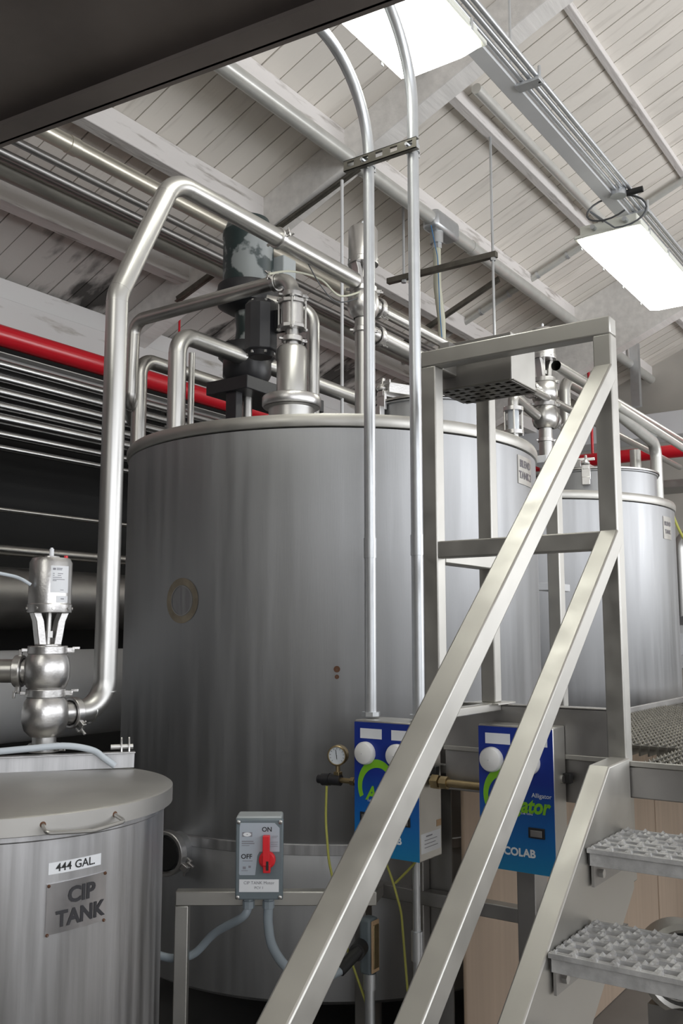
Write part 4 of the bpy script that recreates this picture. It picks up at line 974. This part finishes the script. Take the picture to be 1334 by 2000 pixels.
link('connector', MB().tube([SP(663, 1896, 3.06), SP(700, 1857, 3.12)], .019, 16).tube([SP(696, 1861, 3.11), V(LBc.x, LBc.y+.03, zc-.0)], .026, 16), M_RUBBER, T)
link('tube', MB().tube([(LBc.x, LBc.y, 0), (LBc.x, LBc.y, zc-.08)], .017, 16).tube([(LBc.x, LBc.y, zc-.13), (LBc.x, LBc.y, zc-.08)], .022, 16), M_GALV, T)
q = at(815, 1900, X=2.72)
T = thing('drop_conduit', 'upright galvanised conduit with a coupling below the left blue box', 'conduit', (q.x, q.y, 0))
link('tube', MB().tube([(q.x, q.y, 0), (q.x, q.y, .884)], .013, 14), M_GALV, T)
link('coupling', MB().tube([(q.x, q.y, .56), (q.x, q.y, .65)], .019, 14), M_GALV, T)

# ------------------------------------------------------------------ CIP tank in the left foreground
CX, CY, CR, CZ = 1.56, 2.17, .415, 1.2
T = thing('cip_tank', 'short round dull steel tank with a hinged lid in the left foreground', 'tank', (CX, CY, 0))
Mc = Matrix.Translation((CX, CY, 0)); RL = .437
link('shell', MB().lathe([(CR*.3, .12), (CR*.96, .14), (CR, .17), (CR, CZ-.062), (CR+.006, CZ-.058), (CR+.006, CZ-.048), (CR, CZ-.044), (CR, CZ-.02)], Mc, 96), M_TANK2, T)
LD = link('lid', MB().lathe([(RL-.012, CZ-.046), (RL, CZ-.044), (RL, CZ-.004), (RL-.006, CZ), (.2, CZ+.006), (.001, CZ+.008)], Mc, 96), M_LID, T)
for k in range(3):
    a = k*2*PI/3; q = V(CX+.3*math.cos(a), CY+.3*math.sin(a), 0); link('leg', MB().tube([q, q+V(0, 0, .16)], .03, 12), M_TANK2, T)
# lid handle
ha = cyl_at(84, 1606, CX, CY, RL)[0]; hb = cyl_at(225, 1582, CX, CY, RL)[0]
for q in (ha, hb): q.z = CZ-.022
na = (ha-V(CX, CY, ha.z)).normalized(); nb = (hb-V(CX, CY, hb.z)).normalized()
link('lid_handle', MB().tube(fillet([ha-na*.004, ha+na*.035-V(0, 0, .012), (ha+hb)/2+(na+nb).normalized()*.062-V(0, 0, .016), hb+nb*.035-V(0, 0, .012), hb-nb*.004], .012, 5), .0048, 10), M_PIPE, LD)
link('rust_stain', MB().lathe([(.007, 0), (.001, .003)], frame(ha, na), 12).lathe([(.007, 0), (.001, .003)], frame(hb, nb), 12), M_RUST, LD)
# hinge bar across the lid, angle iron
b0 = at(262, 1498, Z=CZ+.005); b1 = at(-60, 1512, Z=CZ+.005)
bd = (b1-b0).normalized(); bn = V(-bd.y, bd.x, 0)
link('hinge_bar', MB().bar(b0+V(0, 0, .0225), b1+V(0, 0, .0225), .005, .048).bar(b0+bn*.015+V(0, 0, .0455), b1+bn*.015+V(0, 0, .0455), .03, .004), M_TANK2, T, bevel=.001)
hg = b0+bd*.015
hm = MB()
for sx in (0, .022):
    hm.prism([(-.012, 0), (.016, 0), (.012, .03), (.002, .042), (-.010, .034)], .004, frame(hg+bd*sx+V(0, 0, .046), bd, (0, 0, 1))@Matrix.Rotation(-PI/2, 4, 'Z'))
link('hinge', hm.tube([hg+V(0, 0, .06)-bd*.01, hg+V(0, 0, .06)+bd*.055], .008, 10), M_PIPE, T)
# sign plate and paper strip
th0, zz0 = cyl_at(97, 1722, CX, CY, CR)[1], 0
pA, ta = cyl_at(91, 1728, CX, CY, CR); pB, tb = cyl_at(206, 1700, CX, CY, CR); pC, tc_ = cyl_at(91, 1826, CX, CY, CR); pD, td = cyl_at(206, 1795, CX, CY, CR)
zt_, zb_ = (pA.z+pB.z)/2, (pC.z+pD.z)/2
tl = ((pB.z-pA.z)/((tb-ta)*CR)+(pD.z-pC.z)/((td-tc_)*CR))/2
if abs(tl) > .2: tl = .2*tl/abs(tl)
Sg = lab(link('sign_plate', cyl_patch(CX, CY, CR, ta, tb, zb_-tl*(tb-ta)*CR/2, zt_-tl*(tb-ta)*CR/2, .004, 10, tilt=tl), M_ENGR, T), 'etched steel plate reading CIP TANK')
tm_ = (ta+tb)/2; hh = zt_-zb_
put_text_cyl('lettering', 'CIP', hh*.43, CX, CY, CR+.0052, tm_+.02, zb_+hh*.69, M_ETCH, Sg, .0017, tilt=tl)
put_text_cyl('lettering', 'TANK', hh*.43, CX, CY, CR+.0052, tm_+.02, zb_+hh*.26, M_ETCH, Sg, .0017, xs=.95, tilt=tl)
for a_, z_ in ((ta+.01, zt_), (tb-.01, zt_), (ta+.01, zb_+.004), (tb-.01, zb_+.004)):
    z_ = z_+tl*((a_-tm_)*CR); c = V(CX+(CR+.004)*math.cos(a_), CY+(CR+.004)*math.sin(a_), z_-.004)
    link('rivet', MB().lathe([(.004, 0), (.003, .003), (.001, .004)], frame(c, (math.cos(a_), math.sin(a_), 0)), 10), M_RUST, Sg)
pA, ta = cyl_at(95, 1686, CX, CY, CR); pB, tb = cyl_at(197, 1666, CX, CY, CR); pC, _ = cyl_at(95, 1709, CX, CY, CR)
hh = pA.z-pC.z; tl2 = (pB.z-pA.z)/((tb-ta)*CR)
St = lab(link('paper_strip', cyl_patch(CX, CY, CR, ta, tb, pC.z, pA.z, .0012, 10, tilt=tl2), M_PAPER, T), 'white strip reading 444 GAL.')
put_text_cyl('lettering', '444 GAL.', hh*.98, CX, CY, CR+.0022, (ta+tb)/2+.0, (pA.z+pC.z)/2+tl2*(tb-ta)*CR/2, M_INK, St, .0003, tilt=tl2)
# hose lying along the hinge bar
hpts = [b0+bd*.06+bn*.05+V(0, 0, .012), b0+bd*.09+bn*.045+V(0, 0, .034), b0+bd*.125+bn*.03+V(0, 0, .057), b0+bd*.20+bn*.03+V(0, 0, .072), b0+bd*.30+bn*.03+V(0, 0, .068), b0+bd*.45+bn*.02+V(0, 0, .058), b0+bd*.62+bn*.02+V(0, 0, .050)]
Hs = tag(link('grey_hose', MB().tube(spl(hpts), .0095, 14), M_HOSE), 'pale grey printed hose lying along the hinge bar of the small tank', 'hose')
T = thing('small_clamp', 'small steel pipe clamp lying behind the hinge bar under the left valve', 'clamp', (VX, VY, CZ))
clamp(T, (VX-.0, VY-.0, CZ+.055), (0, 0, 1), .037, wdir=(.2, -1, 0))

# ------------------------------------------------------------------ valve on the second tank and right-hand pipework
q = at(1066, 860, Y=2.45); VX2, VY2 = q.x, q.y
zv = at(1066, 815, Y=2.45).z; sc = 1.15
v2, vA2, za2, H2, r2 = valve('distant upright air-operated valve on the second tank, right of the perforated box', VX2, VY2, zv, 1.3, outs=((zv+.17, -1, .3, .14, True), (zv, 1, 0, .14, True)), bottom=.55)
clamp(v2, (VX2, VY2, at(1066, 860, Y=2.45).z), (0, 0, 1), .045, wdir=(1, -1, 0))
# small sight-glass assembly standing beside the main tank's manway
q = at(1003, 830, Y=2.35)
T = thing('sight_glass', 'small caged sight glass between the main tank rim and the distant valve', 'sight glass', (q.x, q.y, T2Z-.1))
zA, zB = at(1003, 800, Y=2.35).z, at(1003, 845, Y=2.35).z
link('glass_tube', MB().tube([(q.x, q.y, zB), (q.x, q.y, zA)], .035, 16), M_GLASS, T)
for zz_ in (zA, zB): link('flange', MB().tube([(q.x, q.y, zz_-.012), (q.x, q.y, zz_+.012)], .062, 16), M_CAST, T)
tb_ = MB()
for k in range(4): a = k*PI/2+.5; tb_.tube([(q.x+.052*math.cos(a), q.y+.052*math.sin(a), zB-.02), (q.x+.052*math.cos(a), q.y+.052*math.sin(a), zA+.02)], .007, 6)
link('tie_rods', tb_, M_PIPE, T)
link('pipe', MB().tube([(q.x, q.y, zB), (q.x, q.y, T2Z-.3)], .032, 16).tube(fillet([(q.x, q.y, zA), (q.x, q.y, zA+.09), (VX2-.15, VY2+.0, zA+.09)], .05), .032, 16), M_PIPE, T)
# T-shaped pipes right of the distant valve
q = at(1103, 760, Y=2.75)
pipe_thing('elbow_pipe', 'upright steel pipe with an elbow, just right of the distant valve', [(q.x, q.y, 0), (q.x, q.y, at(1103, 742, Y=2.75).z), (q.x+1.3, q.y, at(1103, 742, Y=2.75).z)], .045, M_PIPE, .10)
q = at(1086, 714, Y=2.2)
pipe_thing('open_pipe', 'steel pipe with a dark open end pointing at the camera, right of the distant valve', [q, q+V(3.6, 0, 0)], .034, M_PIPE, open_end=True, seams=False)
b0_ = at(1284, 952, Y=2.05); zt2 = at(1270, 866, Y=2.05).z
pipe_thing('bent_pipe', 'pale pipe sloping down and bending upright onto the second tank at the right', [at(1160, 768, Y=2.05), (b0_.x, 2.05, zt2+.02), (b0_.x, 2.05, T2Z-.1)], .044, M_WPIPE, .12, clamps=())
q = at(1205, 792, Y=2.0)
pipe_thing('thin_far_pipe', 'thin pale pipe running to the far wall between the bent pipe and the open pipe', [q, q+V(3.2, 0, -.05)], .028, M_WPIPE, seams=False)
q = at(1240, 870, X=8.6)
pipe_thing('far_upright_pipe', 'pale upright pipe in front of the red pipe at the far right', [(8.6, q.y, 0), (8.6, q.y, 3.3)], .05, M_WPIPE, seams=False)
q = at(1244, 800, X=10.6)
tag(link('far_roof_post', MB().b2((10.56, q.y-.05, 4.2), (10.64, q.y+.05, roofz(q.y)-.02)), M_GALV), 'grey upright hanger strut near the far wall at the right edge', 'strut')
# far right background: cabinet, vessel, hose
q = at(1329, 1180, X=8.2)
T = thing('control_cabinet', 'white control cabinet with small notices at the right edge behind the second tank', 'cabinet', (8.2, q.y, 0))
link('body', MB().b2((8.2, q.y-.9, 1.3), (8.5, q.y+.12, 2.25)), M_WHITEP, T, bevel=.01)
for k in range(3): link('notice', MB().b2((8.196, q.y-.25, 1.42+.25*k), (8.2, q.y+.05, 1.60+.25*k)), (M_PAPER, M_ENGR, M_PAPER)[k], T)
q = at(1328, 1080, X=7.6)
pipe_thing('far_elbow', 'steel pipe elbow at the right edge beside the second tank', [(7.6, q.y-.4, q.z+.15), (7.6, q.y, q.z+.15), (7.6, q.y, q.z-.5)], .05, M_PIPE, .12)
tag(link('yellow_hose', MB().tube(spl([at(1312, 1000, X=7.0), at(1324, 1030, X=7.0), at(1340, 1060, X=7.0)]), .01, 8), M_YEL), 'thin yellow hose at the right edge beside the second tank rim', 'hose')
T = thing('far_shelf', 'dark steel shelf frame near the far wall below the red pipe', 'shelf', (10.2, 2.5, 0))
q = at(1290, 950, X=10.2)
link('shelf_board', MB().b2((10.0, 0, q.z-.05), (10.5, q.y+.7, q.z+.03)), M_FRAME, T)
link('upright', MB().b2((10.0, q.y+.6, 0), (10.06, q.y+.66, q.z-.05)), M_FRAME, T)
# reflection-coloured panels under the platform, with a drive wheel in front
T = thing('tan_reflection_panels', 'panels below the walkway platform, a tan reflection put into their colour', 'panels', (3, 1.5, 0))
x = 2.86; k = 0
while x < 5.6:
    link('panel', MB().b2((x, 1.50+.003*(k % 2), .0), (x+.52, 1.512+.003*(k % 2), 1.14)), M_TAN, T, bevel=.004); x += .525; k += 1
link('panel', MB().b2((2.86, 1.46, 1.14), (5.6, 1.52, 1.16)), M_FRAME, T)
q = at(1335, 1890, X=3.1)
T = thing('pump_motor', 'round steel-rimmed pump end under the stairs at the bottom right corner', 'pump', (q.x, q.y, 0))
Mp = frame(q, (-.85, -.5, 0))
link('rim', MB().lathe([(.095, -.10), (.125, -.09), (.135, -.02), (.135, .02), (.120, .03), (.108, .02), (.105, -.01)], Mp, 40), M_RAIL, T)
link('hub', MB().lathe([(.104, -.02), (.06, .0), (.05, .03), (.001, .035)], Mp, 32), M_RUBBER, T)
link('pedestal', MB().b2((q.x-.05, q.y-.05, 0), (q.x+.12, q.y+.1, q.z-.11)), M_FRAME, T)

# grouping bookkeeping: remove helper key
for o in bpy.data.objects:
    if '_o' in o: del o['_o']
